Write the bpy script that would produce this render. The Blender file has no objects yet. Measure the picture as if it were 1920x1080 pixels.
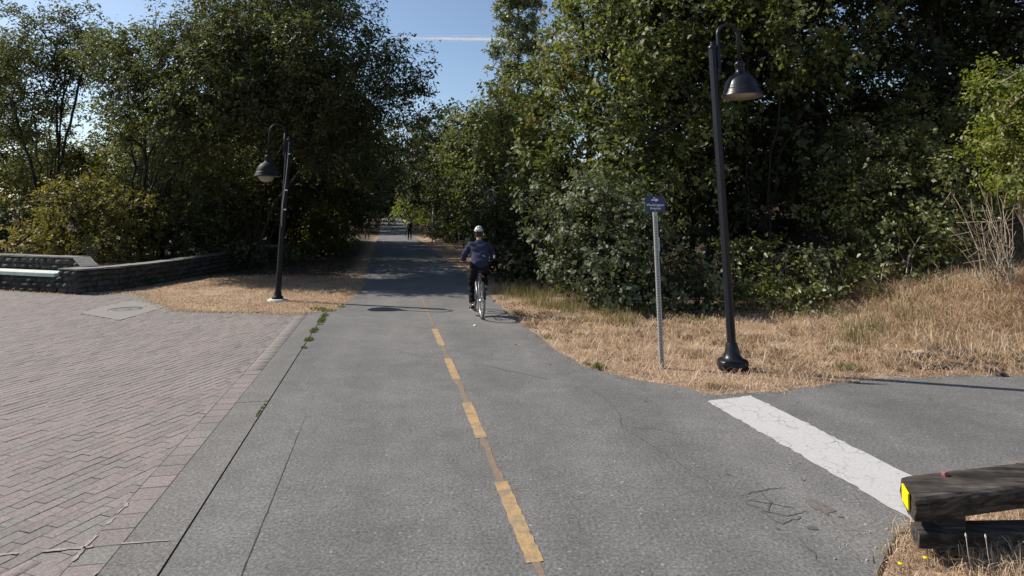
import bpy, bmesh, math, random
import numpy as np
from mathutils import Vector, Matrix
from mathutils.geometry import tessellate_polygon

scene = bpy.context.scene
COL = scene.collection
R = math.radians
RNG = np.random.default_rng(7)
random.seed(7)

# ------------------------------------------------------------------ camera, sky, sun, exposure
FPX, P0, TH, CAMH = 1080.0, 205.0, R(10.5), 2.0
cam_d = bpy.data.cameras.new("camera")
cam = bpy.data.objects.new("camera", cam_d)
COL.objects.link(cam)
cam.location = (0, 0, CAMH)
cam.rotation_euler = (R(90) + TH, 0, 0)
cam_d.sensor_width = 36
cam_d.lens = 36 * FPX / 1920
cam_d.shift_y = (P0 - 540) / 1920
cam_d.clip_start = 0.05
cam_d.clip_end = 9000
scene.camera = cam

SUN_EL, SUN_AZ = R(42), R(-73)          # azimuth clockwise from +Y
world = bpy.data.worlds.new("World")
scene.world = world
world.use_nodes = True
wn, wl = world.node_tree.nodes, world.node_tree.links
sky = wn.new("ShaderNodeTexSky")
sky.sky_type = 'NISHITA'
sky.sun_disc = False
sky.sun_elevation = SUN_EL
sky.sun_rotation = SUN_AZ
sky.air_density = 1.0
sky.dust_density = 0.8
sky.ozone_density = 1.5
bg = wn["Background"]
bg.inputs[1].default_value = 0.100
wl.new(sky.outputs[0], bg.inputs[0])

sun_d = bpy.data.lights.new("sun", 'SUN')
sun_d.energy = 5.0
sun_d.angle = R(0.5)
sun_d.color = (1.0, 0.94, 0.85)
sun = bpy.data.objects.new("sun", sun_d)
COL.objects.link(sun)
to_sun = Vector((math.sin(SUN_AZ) * math.cos(SUN_EL), math.cos(SUN_AZ) * math.cos(SUN_EL), math.sin(SUN_EL)))
sun.rotation_euler = to_sun.to_track_quat('Z', 'Y').to_euler()
sun.location = (-40, 10, 40)

vs = scene.view_settings
vs.view_transform = 'Standard'
vs.look = 'None'
vs.exposure = 0.48
vs.gamma = 1.0
vs.use_curve_mapping = False
scene.cycles.max_bounces = 6
scene.cycles.diffuse_bounces = 3
scene.cycles.glossy_bounces = 2
scene.cycles.transmission_bounces = 4
scene.cycles.transparent_max_bounces = 6

# ------------------------------------------------------------------ helpers: places
def ray(px, py):
    u = (px - 960) / FPX; v = (P0 - py) / FPX
    return np.array([u, math.cos(TH) - v * math.sin(TH), math.sin(TH) + v * math.cos(TH)])

def G(px, py, z=0.0):                    # ground point
    r = ray(px, py); t = (z - CAMH) / r[2]
    return r * t + np.array([0, 0, CAMH])

def W(px, py, y):                        # point at forward distance y
    r = ray(px, py); t = y / r[1]
    return r * t + np.array([0, 0, CAMH])

PO = G(980, 1000)[:2]
PD = np.array([-0.21, 0.9777]); PD /= np.linalg.norm(PD)
PN = np.array([PD[1], -PD[0]])

def P(s, t):
    return PO + s * PD + t * PN

def st(xy):
    d = np.asarray(xy, float)[..., :2] - PO
    return d @ PD, d @ PN

def smooth(a):
    a = np.clip(a, 0, 1)
    return a * a * (3 - 2 * a)

WALL = [G(142, 552), G(221, 545), G(340, 524), G(440, 503), G(520, 489)]   # foot of the planter wall, right face
WFL = G(-160, 534)                                                          # foot of its front face, far left
BED_POLY = None

def in_poly(pts, poly):
    x, y = pts[:, 0], pts[:, 1]
    ins = np.zeros(len(pts), bool)
    n = len(poly)
    for i in range(n):
        x1, y1 = poly[i][0], poly[i][1]; x2, y2 = poly[(i + 1) % n][0], poly[(i + 1) % n][1]
        c = ((y1 > y) != (y2 > y))
        with np.errstate(divide='ignore', invalid='ignore'):
            xx = (x2 - x1) * (y - y1) / (y2 - y1 + 1e-12) + x1
        ins ^= c & (x < xx)
    return ins

def seg_dist(pts, a, b):
    a = np.asarray(a)[:2]; b = np.asarray(b)[:2]
    ab = b - a; L = ab @ ab
    t = np.clip(((pts[:, :2] - a) @ ab) / L, 0, 1)
    return np.linalg.norm(pts[:, :2] - (a + t[:, None] * ab), axis=1)

def vnoise(xy, scale, seed=0):           # cheap smooth value noise, -1..1
    p = np.asarray(xy, float)[:, :2] / scale + seed * 17.3
    i = np.floor(p).astype(int); f = p - i; f = f * f * (3 - 2 * f)
    def h(ix, iy):
        v = np.sin(ix * 127.1 + iy * 311.7 + seed * 74.7) * 43758.5453
        return (v - np.floor(v)) * 2 - 1
    a, b = h(i[:, 0], i[:, 1]), h(i[:, 0] + 1, i[:, 1])
    c, d = h(i[:, 0], i[:, 1] + 1), h(i[:, 0] + 1, i[:, 1] + 1)
    return (a * (1 - f[:, 0]) + b * f[:, 0]) * (1 - f[:, 1]) + (c * (1 - f[:, 0]) + d * f[:, 0]) * f[:, 1]

BED = [WFL + np.array([0.2, 0.95, 0]), WALL[0] + np.array([-1.2, 0.95, 0]), WALL[0] + np.array([-.1, 0.5, 0])] + \
      [w + np.array([-.12, .45, 0]) for w in WALL[1:]] + [np.array([-11.5, 33, 0]), np.array([-16, 36, 0]), np.array([-30, 33, 0])]

def path_rise(s):
    return np.where(s > 56, 0.026 * (s - 56) * smooth((s - 56) / 20), 0.0)

def ground_z(xy):
    xy = np.atleast_2d(np.asarray(xy, float))
    s, t = st(xy)
    z = path_rise(s)
    x, y = xy[:, 0], xy[:, 1]
    bank = 0.95 * smooth((x - 6.0) / 3.6) * smooth((y - 7.9) / 3.0)
    hill = 0.30 * np.maximum(0, t - 7.5) * smooth((y - 12.5) / 5)
    hill = np.minimum(hill, 14)
    z = z + np.where(t > 2, bank + hill, 0)
    z = z + 0.05 * vnoise(xy, 1.1, 3) * smooth((x - 4.5) / 2) * smooth((y - 8.4) / 1.0) * (t > 2.2)
    # hummocks on the bank with an eroded lip
    z = z + 0.22 * smooth((vnoise(xy, 1.6, 5) + .2)) * smooth((x - 5.5) / 1.5) * smooth((y - 8.15) / .7) * smooth((12.5 - y) / 2)
    inb = in_poly(xy, BED)
    if inb.any():
        d = np.full(len(xy), 99.0)
        for a, b in zip(BED, BED[1:] + BED[:1]):
            d = np.minimum(d, seg_dist(xy, a, b))
        z = np.where(inb, z + 0.50 * smooth(d / 0.25), z)
    left = smooth((-t - 40) / 60) * 3
    return z + left

def gz(x, y):
    return float(ground_z([[x, y]])[0])

# ------------------------------------------------------------------ helpers: objects
def tag(o, label=None, cat=None, group=None, kind=None):
    if label: o['label'] = label
    if cat: o['category'] = cat
    if group: o['group'] = group
    if kind: o['kind'] = kind
    return o

def link(name, me, mat=None, parent=None):
    o = bpy.data.objects.new(name, me)
    COL.objects.link(o)
    if mat is not None and me is not None and len(me.materials) == 0:
        me.materials.append(mat)
    if parent is not None:
        o.parent = parent
    return o

def empty(name, loc, rz=0.0):
    o = bpy.data.objects.new(name, None)
    COL.objects.link(o)
    o.location = loc
    o.rotation_euler = (0, 0, rz)
    o.empty_display_size = 0.2
    return o

def fast_mesh(name, verts, faces, nper, attr=None, smooth_shade=False):
    me = bpy.data.meshes.new(name)
    verts = np.ascontiguousarray(verts, np.float32).reshape(-1, 3)
    faces = np.ascontiguousarray(faces, np.int32).reshape(-1, nper)
    me.vertices.add(len(verts)); me.vertices.foreach_set("co", verts.ravel())
    me.loops.add(faces.size); me.loops.foreach_set("vertex_index", faces.ravel())
    me.polygons.add(len(faces))
    me.polygons.foreach_set("loop_start", np.arange(0, faces.size, nper, dtype=np.int32))
    if smooth_shade:
        me.polygons.foreach_set("use_smooth", np.ones(len(faces), bool))
    if attr is not None:
        for k, v in attr.items():
            a = me.attributes.new(k, 'FLOAT', 'POINT')
            a.data.foreach_set("value", np.ascontiguousarray(v, np.float32))
    me.update(calc_edges=True)
    return me

class MB:
    """collects simple shapes into one mesh"""
    def __init__(s):
        s.v, s.f, s.sm = [], [], []
    def add(s, vs, fs, sm=False):
        b = len(s.v)
        s.v += [tuple(v) for v in vs]
        s.f += [tuple(i + b for i in f) for f in fs]
        s.sm += [sm] * len(fs)
        return s
    def box(s, c, d, rot=None, taper=1.0, bev=0.0):
        x, y, z = d[0] / 2, d[1] / 2, d[2] / 2
        bm = bmesh.new()
        bmesh.ops.create_cube(bm, size=1)
        for v in bm.verts:
            k = taper if v.co.z > 0 else 1
            v.co = Vector((v.co.x * d[0] * k, v.co.y * d[1] * k, v.co.z * d[2]))
        if bev > 0:
            bmesh.ops.bevel(bm, geom=list(bm.edges), offset=bev, segments=2, affect='EDGES', profile=.6)
        M = Matrix.Translation(Vector(c)) @ (rot.to_4x4() if rot is not None else Matrix.Identity(4))
        bm.verts.index_update()
        s.add([M @ v.co for v in bm.verts], [[v.index for v in f.verts] for f in bm.faces])
        bm.free()
        return s
    def tube(s, pts, rad, n=10, caps=True):
        pts = [Vector(p) for p in pts]
        if not hasattr(rad, '__len__'): rad = [rad] * len(pts)
        vs, fs = [], []
        up = None
        for i, p in enumerate(pts):
            t = (pts[min(i + 1, len(pts) - 1)] - pts[max(i - 1, 0)]).normalized()
            if up is None:
                up = Vector((0, 0, 1)) if abs(t.z) < .9 else Vector((1, 0, 0))
            a = t.cross(up).normalized(); b = a.cross(t).normalized(); up = b
            for k in range(n):
                q = 2 * math.pi * k / n
                vs.append(p + (a * math.cos(q) + b * math.sin(q)) * rad[i])
        for i in range(len(pts) - 1):
            for k in range(n):
                fs.append((i * n + k, i * n + (k + 1) % n, (i + 1) * n + (k + 1) % n, (i + 1) * n + k))
        s.add(vs, fs, True)
        if caps:
            b = len(s.v) - len(vs)
            s.f.append(tuple(b + k for k in range(n))[::-1]); s.sm.append(False)
            s.f.append(tuple(b + (len(pts) - 1) * n + k for k in range(n))); s.sm.append(False)
        return s
    def lathe(s, prof, c=(0, 0, 0), n=24, M=None):
        vs, fs = [], []
        for r, z in prof:
            for k in range(n):
                q = 2 * math.pi * k / n
                p = Vector((r * math.cos(q), r * math.sin(q), z))
                if M is not None: p = M @ p
                vs.append(p + Vector(c))
        for i in range(len(prof) - 1):
            for k in range(n):
                fs.append((i * n + k, i * n + (k + 1) % n, (i + 1) * n + (k + 1) % n, (i + 1) * n + k))
        return s.add(vs, fs, True)
    def torus(s, c, R_, r, axis='X', n=40, m=8):
        vs, fs = [], []
        for i in range(n):
            a = 2 * math.pi * i / n
            for j in range(m):
                b = 2 * math.pi * j / m
                q = R_ + r * math.cos(b)
                p = (r * math.sin(b), q * math.cos(a), q * math.sin(a)) if axis == 'X' else (q * math.cos(a), q * math.sin(a), r * math.sin(b))
                vs.append(Vector(p) + Vector(c))
        for i in range(n):
            for j in range(m):
                fs.append((i * m + j, ((i + 1) % n) * m + j, ((i + 1) % n) * m + (j + 1) % m, i * m + (j + 1) % m))
        return s.add(vs, fs, True)
    def mesh(s, name):
        me = bpy.data.meshes.new(name)
        me.from_pydata(s.v, [], s.f)
        me.polygons.foreach_set("use_smooth", s.sm)
        me.update()
        return me
    def build(s, name, mat, parent=None):
        return link(name, s.mesh(name), mat, parent)

# ------------------------------------------------------------------ materials
def mat(name, color=(.5, .5, .5), rough=.6, metal=0.0, spec=.5):
    m = bpy.data.materials.new(name); m.use_nodes = True
    b = m.node_tree.nodes["Principled BSDF"]
    b.inputs["Base Color"].default_value = (*color, 1)
    b.inputs["Roughness"].default_value = rough
    b.inputs["Metallic"].default_value = metal
    b.inputs["Specular IOR Level"].default_value = spec
    return m

def nodes(m):
    nt = m.node_tree
    return nt.nodes, nt.links, nt.nodes["Principled BSDF"]

def ramp(N, stops):
    r = N.new("ShaderNodeValToRGB")
    e = r.color_ramp.elements
    while len(e) > 1: e.remove(e[-1])
    e[0].position = stops[0][0]; e[0].color = (*stops[0][1], 1)
    for p, c in stops[1:]:
        k = e.new(p); k.color = (*c, 1)
    return r

def mixc(N, L, a, b, fac, mode='MIX'):
    x = N.new("ShaderNodeMix"); x.data_type = 'RGBA'; x.blend_type = mode
    for sock, v in ((x.inputs[6], a), (x.inputs[7], b), (x.inputs[0], fac)):
        if hasattr(v, 'is_output') or hasattr(v, 'links'): L.new(v, sock)
        elif not hasattr(v, '__len__'): sock.default_value = v
        else: sock.default_value = (*v, 1)
    return x.outputs[2]

def noise(N, L, scale, detail=4, rough=.6, coord=None, dist=0):
    n = N.new("ShaderNodeTexNoise")
    n.inputs["Scale"].default_value = scale; n.inputs["Detail"].default_value = detail
    n.inputs["Roughness"].default_value = rough; n.inputs["Distortion"].default_value = dist
    if coord is not None: L.new(coord, n.inputs["Vector"])
    return n.outputs["Fac"]

def geo_pos(N):
    return N.new("ShaderNodeNewGeometry").outputs["Position"]

def bump(N, L, b, h, strength=.3, dist=.01):
    x = N.new("ShaderNodeBump"); x.inputs["Strength"].default_value = strength; x.inputs["Distance"].default_value = dist
    L.new(h, x.inputs["Height"]); L.new(x.outputs[0], b.inputs["Normal"])

def noisy(name, c1, c2, scale, rough=.8, bs=.3, bd=.01, detail=6, metal=0, c3=None, scale3=3.0, spec=.4):
    m = mat(name, c1, rough, metal, spec); N, L, b = nodes(m)
    p = geo_pos(N)
    f = noise(N, L, scale, detail, .65, p)
    r = ramp(N, [(.32, c1), (.68, c2)]); L.new(f, r.inputs[0])
    out = r.outputs[0]
    if c3 is not None:
        f3 = noise(N, L, scale3, 3, .6, p)
        r3 = ramp(N, [(.45, (0, 0, 0)), (.65, (1, 1, 1))]); L.new(f3, r3.inputs[0])
        out = mixc(N, L, out, c3, r3.outputs[0])
    L.new(out, b.inputs["Base Color"])
    bump(N, L, b, f, bs, bd)
    return m

def leaf_mat(name, stops, trans=.35, rough=.5, tcol=1.5, spec=.5):
    m = mat(name, rough=rough, spec=spec); N, L, b = nodes(m)
    a = N.new("ShaderNodeAttribute"); a.attribute_name = "rnd"
    r = ramp(N, stops); L.new(a.outputs["Fac"], r.inputs[0])
    L.new(r.outputs[0], b.inputs["Base Color"])
    t = N.new("ShaderNodeBsdfTranslucent")
    g = mixc(N, L, r.outputs[0], (1.0 * tcol, 1.05 * tcol, .55 * tcol), 1.0, 'MULTIPLY')
    L.new(g, t.inputs["Color"])
    mx = N.new("ShaderNodeMixShader"); mx.inputs[0].default_value = trans
    L.new(b.outputs[0], mx.inputs[1]); L.new(t.outputs[0], mx.inputs[2])
    L.new(mx.outputs[0], N["Material Output"].inputs[0])
    return m

def asphalt_mat(name="asphalt", c1=(.112, .110, .107), c2=(.160, .156, .152)):
    m = mat(name, rough=.9, spec=.3); N, L, b = nodes(m)
    p = geo_pos(N)
    big = noise(N, L, .55, 5, .65, p)
    mid = noise(N, L, 3.5, 5, .65, p)
    fine = noise(N, L, 46, 4, .8, p)
    v = N.new("ShaderNodeTexVoronoi"); v.inputs["Scale"].default_value = 75; L.new(p, v.inputs["Vector"])
    base = ramp(N, [(.3, c1), (.7, c2)]); L.new(big, base.inputs[0])
    r2 = ramp(N, [(.3, (.86, .86, .86)), (.72, (1.1, 1.1, 1.1))]); L.new(mid, r2.inputs[0])
    c = mixc(N, L, base.outputs[0], r2.outputs[0], 1.0, 'MULTIPLY')
    mp = N.new("ShaderNodeMapping"); mp.vector_type = 'TEXTURE'; mp.inputs["Rotation"].default_value = (0, 0, math.atan2(PD[1], PD[0])); mp.inputs["Scale"].default_value = (9.0, .8, 1); L.new(p, mp.inputs["Vector"])
    bn = noise(N, L, 1.0, 3, .5, mp.outputs[0]); rb2 = ramp(N, [(.32, (.88, .88, .88)), (.68, (1.10, 1.09, 1.08))]); L.new(bn, rb2.inputs[0])
    c = mixc(N, L, c, rb2.outputs[0], 1.0, 'MULTIPLY')
    r3 = ramp(N, [(.30, (.36, .36, .37)), (.5, (1, 1, 1)), (.7, (1.75, 1.72, 1.68))]); L.new(fine, r3.inputs[0])
    c = mixc(N, L, c, r3.outputs[0], .9, 'MULTIPLY')
    r4 = ramp(N, [(0, (.72, .72, .72)), (.55, (1, 1, 1)), (.90, (1.05, 1.05, 1.05)), (1.0, (2.6, 2.5, 2.4))]); L.new(v.outputs["Color"], r4.inputs[0])
    c = mixc(N, L, c, r4.outputs[0], .9, 'MULTIPLY')
    L.new(c, b.inputs["Base Color"])
    bump(N, L, b, fine, .5, .006)
    return m

def paint_mat(name, col, under, wear=.5, scale=9.0, width=.12):
    m = mat(name, col, .8, 0, .3); N, L, b = nodes(m)
    p = geo_pos(N)
    f = noise(N, L, scale, 6, .7, p)
    g = noise(N, L, 70, 3, .7, p)
    r = ramp(N, [(wear - width, (0, 0, 0)), (wear + width, (1, 1, 1))]); L.new(f, r.inputs[0])
    rg = ramp(N, [(.35, (.7, .7, .7)), (.65, (1.08, 1.08, 1.08))]); L.new(g, rg.inputs[0])
    c = mixc(N, L, col, rg.outputs[0], .8, 'MULTIPLY')
    c = mixc(N, L, c, under, r.outputs[0])
    L.new(c, b.inputs["Base Color"])
    bump(N, L, b, g, .3, .004)
    return m

M_ASPHALT = asphalt_mat()
def ground_mat():
    m = mat("ground", rough=.95, spec=.15); N, L, b = nodes(m)
    p = geo_pos(N)
    f1 = noise(N, L, 1.3, 5, .65, p); f2 = noise(N, L, 26, 5, .7, p)
    straw = ramp(N, [(.30, (.18, .12, .085)), (.5, (.34, .24, .17)), (.7, (.46, .345, .255))]); L.new(f2, straw.inputs[0])
    dull = ramp(N, [(.35, (.75, .72, .68)), (.65, (1.1, 1.08, 1.05))]); L.new(f1, dull.inputs[0])
    c1 = mixc(N, L, straw.outputs[0], dull.outputs[0], 1, 'MULTIPLY')
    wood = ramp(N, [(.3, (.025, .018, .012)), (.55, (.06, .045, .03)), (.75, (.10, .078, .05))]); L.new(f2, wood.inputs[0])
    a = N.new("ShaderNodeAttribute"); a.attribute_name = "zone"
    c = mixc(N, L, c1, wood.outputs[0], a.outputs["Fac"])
    L.new(c, b.inputs["Base Color"])
    bump(N, L, b, f2, .6, .03)
    return m
M_GROUND = ground_mat()

def paver_mat():
    m = mat("paver_clay", rough=.9, spec=.3); N, L, b = nodes(m)
    p = geo_pos(N)
    oi = N.new("ShaderNodeObjectInfo"); at = N.new("ShaderNodeAttribute"); at.attribute_name = "rnd"
    add = N.new("ShaderNodeMath"); add.operation = 'ADD'; L.new(oi.outputs["Random"], add.inputs[0]); L.new(at.outputs["Fac"], add.inputs[1])
    fr = N.new("ShaderNodeMath"); fr.operation = 'FRACT'; L.new(add.outputs[0], fr.inputs[0])
    r = ramp(N, [(0, (.168, .149, .142)), (.3, (.198, .168, .159)), (.6, (.212, .179, .169)), (.8, (.180, .172, .159)), (1, (.226, .186, .175))]); L.new(fr.outputs[0], r.inputs[0])
    f = noise(N, L, 45, 4, .8, p); f2 = noise(N, L, 1.1, 4, .6, p)
    rg = ramp(N, [(.3, (.5, .5, .5)), (.7, (1.45, 1.45, 1.45))]); L.new(f, rg.inputs[0])
    c = mixc(N, L, r.outputs[0], rg.outputs[0], .9, 'MULTIPLY')
    rg2 = ramp(N, [(.3, (.88, .91, .9)), (.7, (1.1, 1.06, 1.05))]); L.new(f2, rg2.inputs[0])
    c = mixc(N, L, c, rg2.outputs[0], .9, 'MULTIPLY')
    L.new(c, b.inputs["Base Color"])
    bump(N, L, b, f, .4, .004)
    return m
M_PAVER = paver_mat()
M_SAND = noisy("joint_sand", (.085, .074, .067), (.19, .16, .145), 8)
M_CONC = asphalt_mat("kerb_aggregate", (.138, .137, .130), (.165, .155, .148))
M_CONCW = noisy("pale_concrete", (.42, .40, .37), (.55, .53, .5), 40, .9, .3, .004)
M_FRAME = noisy("cover_concrete", (.165, .152, .145), (.225, .208, .197), 55, .9, .3, .004)
M_IRON = noisy("cover_iron", (.085, .085, .085), (.15, .145, .14), 25, .7, .4, .006)
M_YELLOW = paint_mat("yellow_paint", (.40, .265, .125), (.165, .142, .12), .555)
M_FADED = paint_mat("faded_paint", (.24, .16, .10), (.135, .128, .12), .52, 14)
def crackle_paint():
    m = mat("white_paint", (.5, .5, .5), .8, 0, .3); N, L, b = nodes(m)
    p = geo_pos(N)
    dn = N.new("ShaderNodeTexNoise"); dn.inputs["Scale"].default_value = 6; L.new(p, dn.inputs["Vector"])
    ad = N.new("ShaderNodeMix"); ad.data_type = 'VECTOR'; ad.inputs[0].default_value = .12; L.new(p, ad.inputs[4]); L.new(dn.outputs["Color"], ad.inputs[5])
    v = N.new("ShaderNodeTexVoronoi"); v.feature = 'DISTANCE_TO_EDGE'; v.inputs["Scale"].default_value = 8; L.new(ad.outputs[1], v.inputs["Vector"])
    cr = ramp(N, [(.0, (1, 1, 1)), (.035, (0, 0, 0))]); L.new(v.outputs["Distance"], cr.inputs[0])
    f = noise(N, L, 2.2, 4, .6, p); mk = ramp(N, [(.47, (0, 0, 0)), (.60, (1, 1, 1))]); L.new(f, mk.inputs[0])
    k = mixc(N, L, cr.outputs[0], mk.outputs[0], 1.0, 'MULTIPLY')
    g = noise(N, L, 55, 4, .75, p); rg_ = ramp(N, [(.30, (.30, .29, .28)), (.45, (.40, .39, .385)), (.7, (.47, .46, .45))]); L.new(g, rg_.inputs[0])
    w2 = noise(N, L, 13, 6, .75, p); wr = ramp(N, [(.60, (0, 0, 0)), (.70, (.8, .8, .8))]); L.new(w2, wr.inputs[0])
    L.new(mixc(N, L, mixc(N, L, rg_.outputs[0], (.14, .135, .13), k), (.17, .165, .16), wr.outputs[0]), b.inputs["Base Color"])
    bump(N, L, b, g, .4, .004)
    return m
M_WHITE = crackle_paint()
M_CHALK = paint_mat("chalky_paint", (.33, .295, .28), (.21, .18, .17), .50, 26, .08)
M_CRACK = mat("crack_dirt", (.072, .069, .065), .95)
M_CRACK2 = mat("seam_dirt", (.035, .033, .03), .95)
M_TAR = mat("tar", (.078, .077, .077), .8)
M_RUST = paint_mat("rust_stain", (.12, .07, .055), (.14, .135, .13), .47, 20, .1)
M_BARK = noisy("bark", (.014, .011, .009), (.045, .037, .031), 9, .95, .8, .03)
M_BARKP = noisy("pale_bark", (.22, .17, .12), (.36, .29, .22), 14, .9, .5, .01)
M_STONE = noisy("wall_stone", (.024, .022, .020), (.105, .10, .092), 8, .95, .8, .03, c3=(.030, .032, .022), scale3=2.5)
M_COPING = noisy("coping_stone", (.13, .125, .115), (.25, .24, .22), 12, .9, .5, .02)
M_MORTAR = mat("mortar", (.035, .032, .03), .95)
M_PLANK = noisy("bench_plank", (.42, .46, .41), (.62, .64, .56), 6, .8, .2, .01, c3=(.40, .50, .46), scale3=1.4)
M_LAMP = noisy("lamp_enamel", (.008, .0085, .012), (.012, .013, .018), 5, .36, .05, .002, spec=.28)
M_LAMPB = noisy("weathered_lamp_enamel", (.010, .011, .011), (.022, .024, .024), 8, .6, .1, .002, spec=.15)
M_LAMPIN = mat("lamp_reflector", (.16, .155, .15), .5)
M_GLASS = mat("lamp_glass", (.26, .235, .18), .25)
M_STEEL = noisy("galvanised", (.30, .30, .30), (.42, .42, .41), 30, .5, .1, .002, metal=.4)
M_HOLE = mat("hole", (.02, .02, .02), .9)
M_NAVY = mat("sign_navy", (.012, .03, .10), .4)
M_SIGNW = mat("sign_white", (.62, .66, .72), .5)
M_STICK = mat("sticker_white", (.78, .78, .76), .5)
def beam_mat():
    m = mat("creosoted_timber", rough=.92, spec=.25); N, L, b = nodes(m)
    mp = N.new("ShaderNodeMapping"); mp.inputs["Scale"].default_value = (2.2, 34, 34); L.new(geo_pos(N), mp.inputs["Vector"])
    f = noise(N, L, 1.0, 6, .7, mp.outputs[0], .6); g = noise(N, L, 5, 4, .6, geo_pos(N))
    r = ramp(N, [(.30, (.010, .009, .008)), (.46, (.042, .037, .033)), (.58, (.085, .076, .068)), (.75, (.17, .155, .14))]); L.new(f, r.inputs[0])
    rr = ramp(N, [(.35, (.6, .56, .54)), (.65, (1.25, 1.2, 1.15))]); L.new(g, rr.inputs[0])
    L.new(mixc(N, L, r.outputs[0], rr.outputs[0], 1.0, 'MULTIPLY'), b.inputs["Base Color"])
    bump(N, L, b, f, 1.0, .012)
    return m
M_BEAM = beam_mat()
M_BEAMTOP = M_BEAM
M_REFL = paint_mat("reflector_yellow", (.80, .60, .0), (.45, .33, .03), .70, 18)
M_PEG = noisy("red_wood", (.22, .06, .05), (.30, .11, .09), 30)
M_SCRAP = mat("scrap_white", (.75, .75, .73), .6)
M_TYRE = mat("tyre_rubber", (.02, .02, .021), .8)
M_TREAD = mat("tyre_dusty_tread", (.26, .25, .235), .9)
M_RIM = mat("rim_alloy", (.5, .5, .5), .35, .8)
M_BFRAME = mat("bike_frame_grey", (.30, .31, .32), .35, .3)
M_BLACK = mat("black_plastic", (.012, .012, .013), .55)
M_SKIN = mat("skin", (.42, .24, .17), .6)
def cloth(name, c1, c2, sc=25):
    return noisy(name, c1, c2, sc, .9, .4, .01, spec=.2)
M_JACKET = cloth("jacket_navy", (.025, .026, .058), (.038, .039, .078), 10)
M_TROUS = cloth("trousers_black", (.006, .006, .007), (.011, .011, .012))
M_SHOE = mat("shoe_dark", (.025, .025, .027), .6)
M_SOLE = mat("shoe_white", (.7, .7, .7), .6)
M_HELM = mat("helmet_silver", (.45, .45, .44), .4)
M_HAIR = mat("hair_dark", (.02, .016, .013), .7)
M_PATCH = mat("patch_pale", (.30, .29, .22), .6)
M_GREYTOP = cloth("jacket_grey", (.16, .16, .17), (.24, .24, .25))
M_DARKTOP = cloth("jacket_dark", (.02, .022, .025), (.035, .038, .04))
M_OLIVE = cloth("jacket_olive", (.035, .035, .022), (.055, .055, .035))
M_KHAKI = cloth("trousers_khaki", (.14, .115, .085), (.2, .17, .13))
M_SOIL = noisy("turned_soil", (.016, .010, .009), (.085, .06, .05), 9, .95, .8, .04)
M_GRAVEL = noisy("gravel_grey", (.22, .20, .18), (.42, .39, .36), 8, .9)
M_CLOUD = None

# ------------------------------------------------------------------ ground sheet
def axis_pts(lo, hi, a, b, step, grow=1.18):
    mid = list(np.arange(a, b + 1e-6, step))
    out, d, x = [], step, b
    while x < hi:
        d *= grow; x += d; out.append(min(x, hi))
    pre, d, x = [], step, a
    while x > lo:
        d *= grow; x -= d; pre.append(max(x, lo))
    return np.array(pre[::-1] + mid + out)

gx = axis_pts(-900, 900, -22, 15, .22)
gy = axis_pts(-60, 1500, 1.5, 32, .22)
XX, YY = np.meshgrid(gx, gy)
gxy = np.stack([XX.ravel(), YY.ravel()], 1)

# asphalt outline
left_edge = [P(-9, -2.11), P(9.3, -2.11), G(628, 581)[:2], G(655, 566)[:2], P(14.1, -1.5), P(20.6, -1.57), P(30, -1.6), P(44, -1.65)]
right_edge = [P(44, 1.95), P(30, 1.9), P(19, 1.85), P(9.25, 1.67), P(6.4, 1.66), G(1050, 661)[:2], G(1100, 690)[:2], G(1200, 713)[:2], G(1340, 740)[:2],
              G(1420, 735)[:2], G(1500, 727)[:2], G(1580, 716)[:2], G(1650, 709)[:2], G(1920, 703)[:2], np.array([14.0, 8.15]), np.array([24.0, 8.6])]
near_right = [np.array([24.0, 4.6]), np.array([9.0, 5.15]), np.array([5.0, 4.85]), G(1790, 945)[:2], G(1712, 985)[:2], G(1665, 1028)[:2], G(1640, 1085)[:2], np.array([2.0, 2.6]), np.array([2.0, -6.0])]

def densify(pts, step, jit, rng):
    out = []
    for a, b in zip(pts, pts[1:]):
        n = max(1, int(np.linalg.norm(b - a) / step))
        for k in range(n):
            q = a + (b - a) * k / n
            if k > 0: q = q + rng.normal(0, jit, 2)
            out.append(q)
    out.append(pts[-1])
    return out

rj = np.random.default_rng(3)
ASPH = [left_edge[0]] + left_edge[1:3] + densify(left_edge[2:], .25, .022, rj)[1:] + densify(right_edge, .22, .028, rj) + densify(near_right, .2, .02, rj)
PLAZA = [P(-9, -2.453), P(9.45, -2.453), G(560, 588)[:2], G(470, 585)[:2], G(400, 585)[:2], G(335, 581)[:2], G(300, 563)[:2], G(262, 547)[:2], G(205, 551)[:2],
         G(142, 550)[:2], WFL[:2] + np.array([.0, .12]), np.array([-22.0, 15.6]), np.array([-22.0, -6.0])]

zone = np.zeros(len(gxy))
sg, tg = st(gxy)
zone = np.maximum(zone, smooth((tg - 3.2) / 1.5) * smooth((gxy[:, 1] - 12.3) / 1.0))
zone = np.maximum(zone, smooth((-tg - 1.7) / .8) * smooth((gxy[:, 1] - 19.0) / 2.0) * smooth((gxy[:, 0] + 26) / 4))  # woodland litter drawn out over the left verge, its dark colour painting shade
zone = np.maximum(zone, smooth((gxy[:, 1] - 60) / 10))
gzv = ground_z(gxy)
low = in_poly(gxy, ASPH) | in_poly(gxy, PLAZA) | ((np.abs(tg + 2.3) < .3) & (sg < 9.4))
gzv = np.where(low, gzv - .035, gzv - .004)
far_strip = (sg >= 43) & (tg > -2.2) & (tg < 2.4)
gzv = np.where(far_strip, gzv - .06, gzv)
nx, ny = len(gx), len(gy)
ii = np.arange((ny - 1) * (nx - 1)); rr, cc = ii // (nx - 1), ii % (nx - 1)
quads = np.stack([rr * nx + cc, rr * nx + cc + 1, (rr + 1) * nx + cc + 1, (rr + 1) * nx + cc], 1)
me = fast_mesh("ground", np.column_stack([gxy, gzv]), quads, 4, {"zone": zone}, True)
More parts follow.
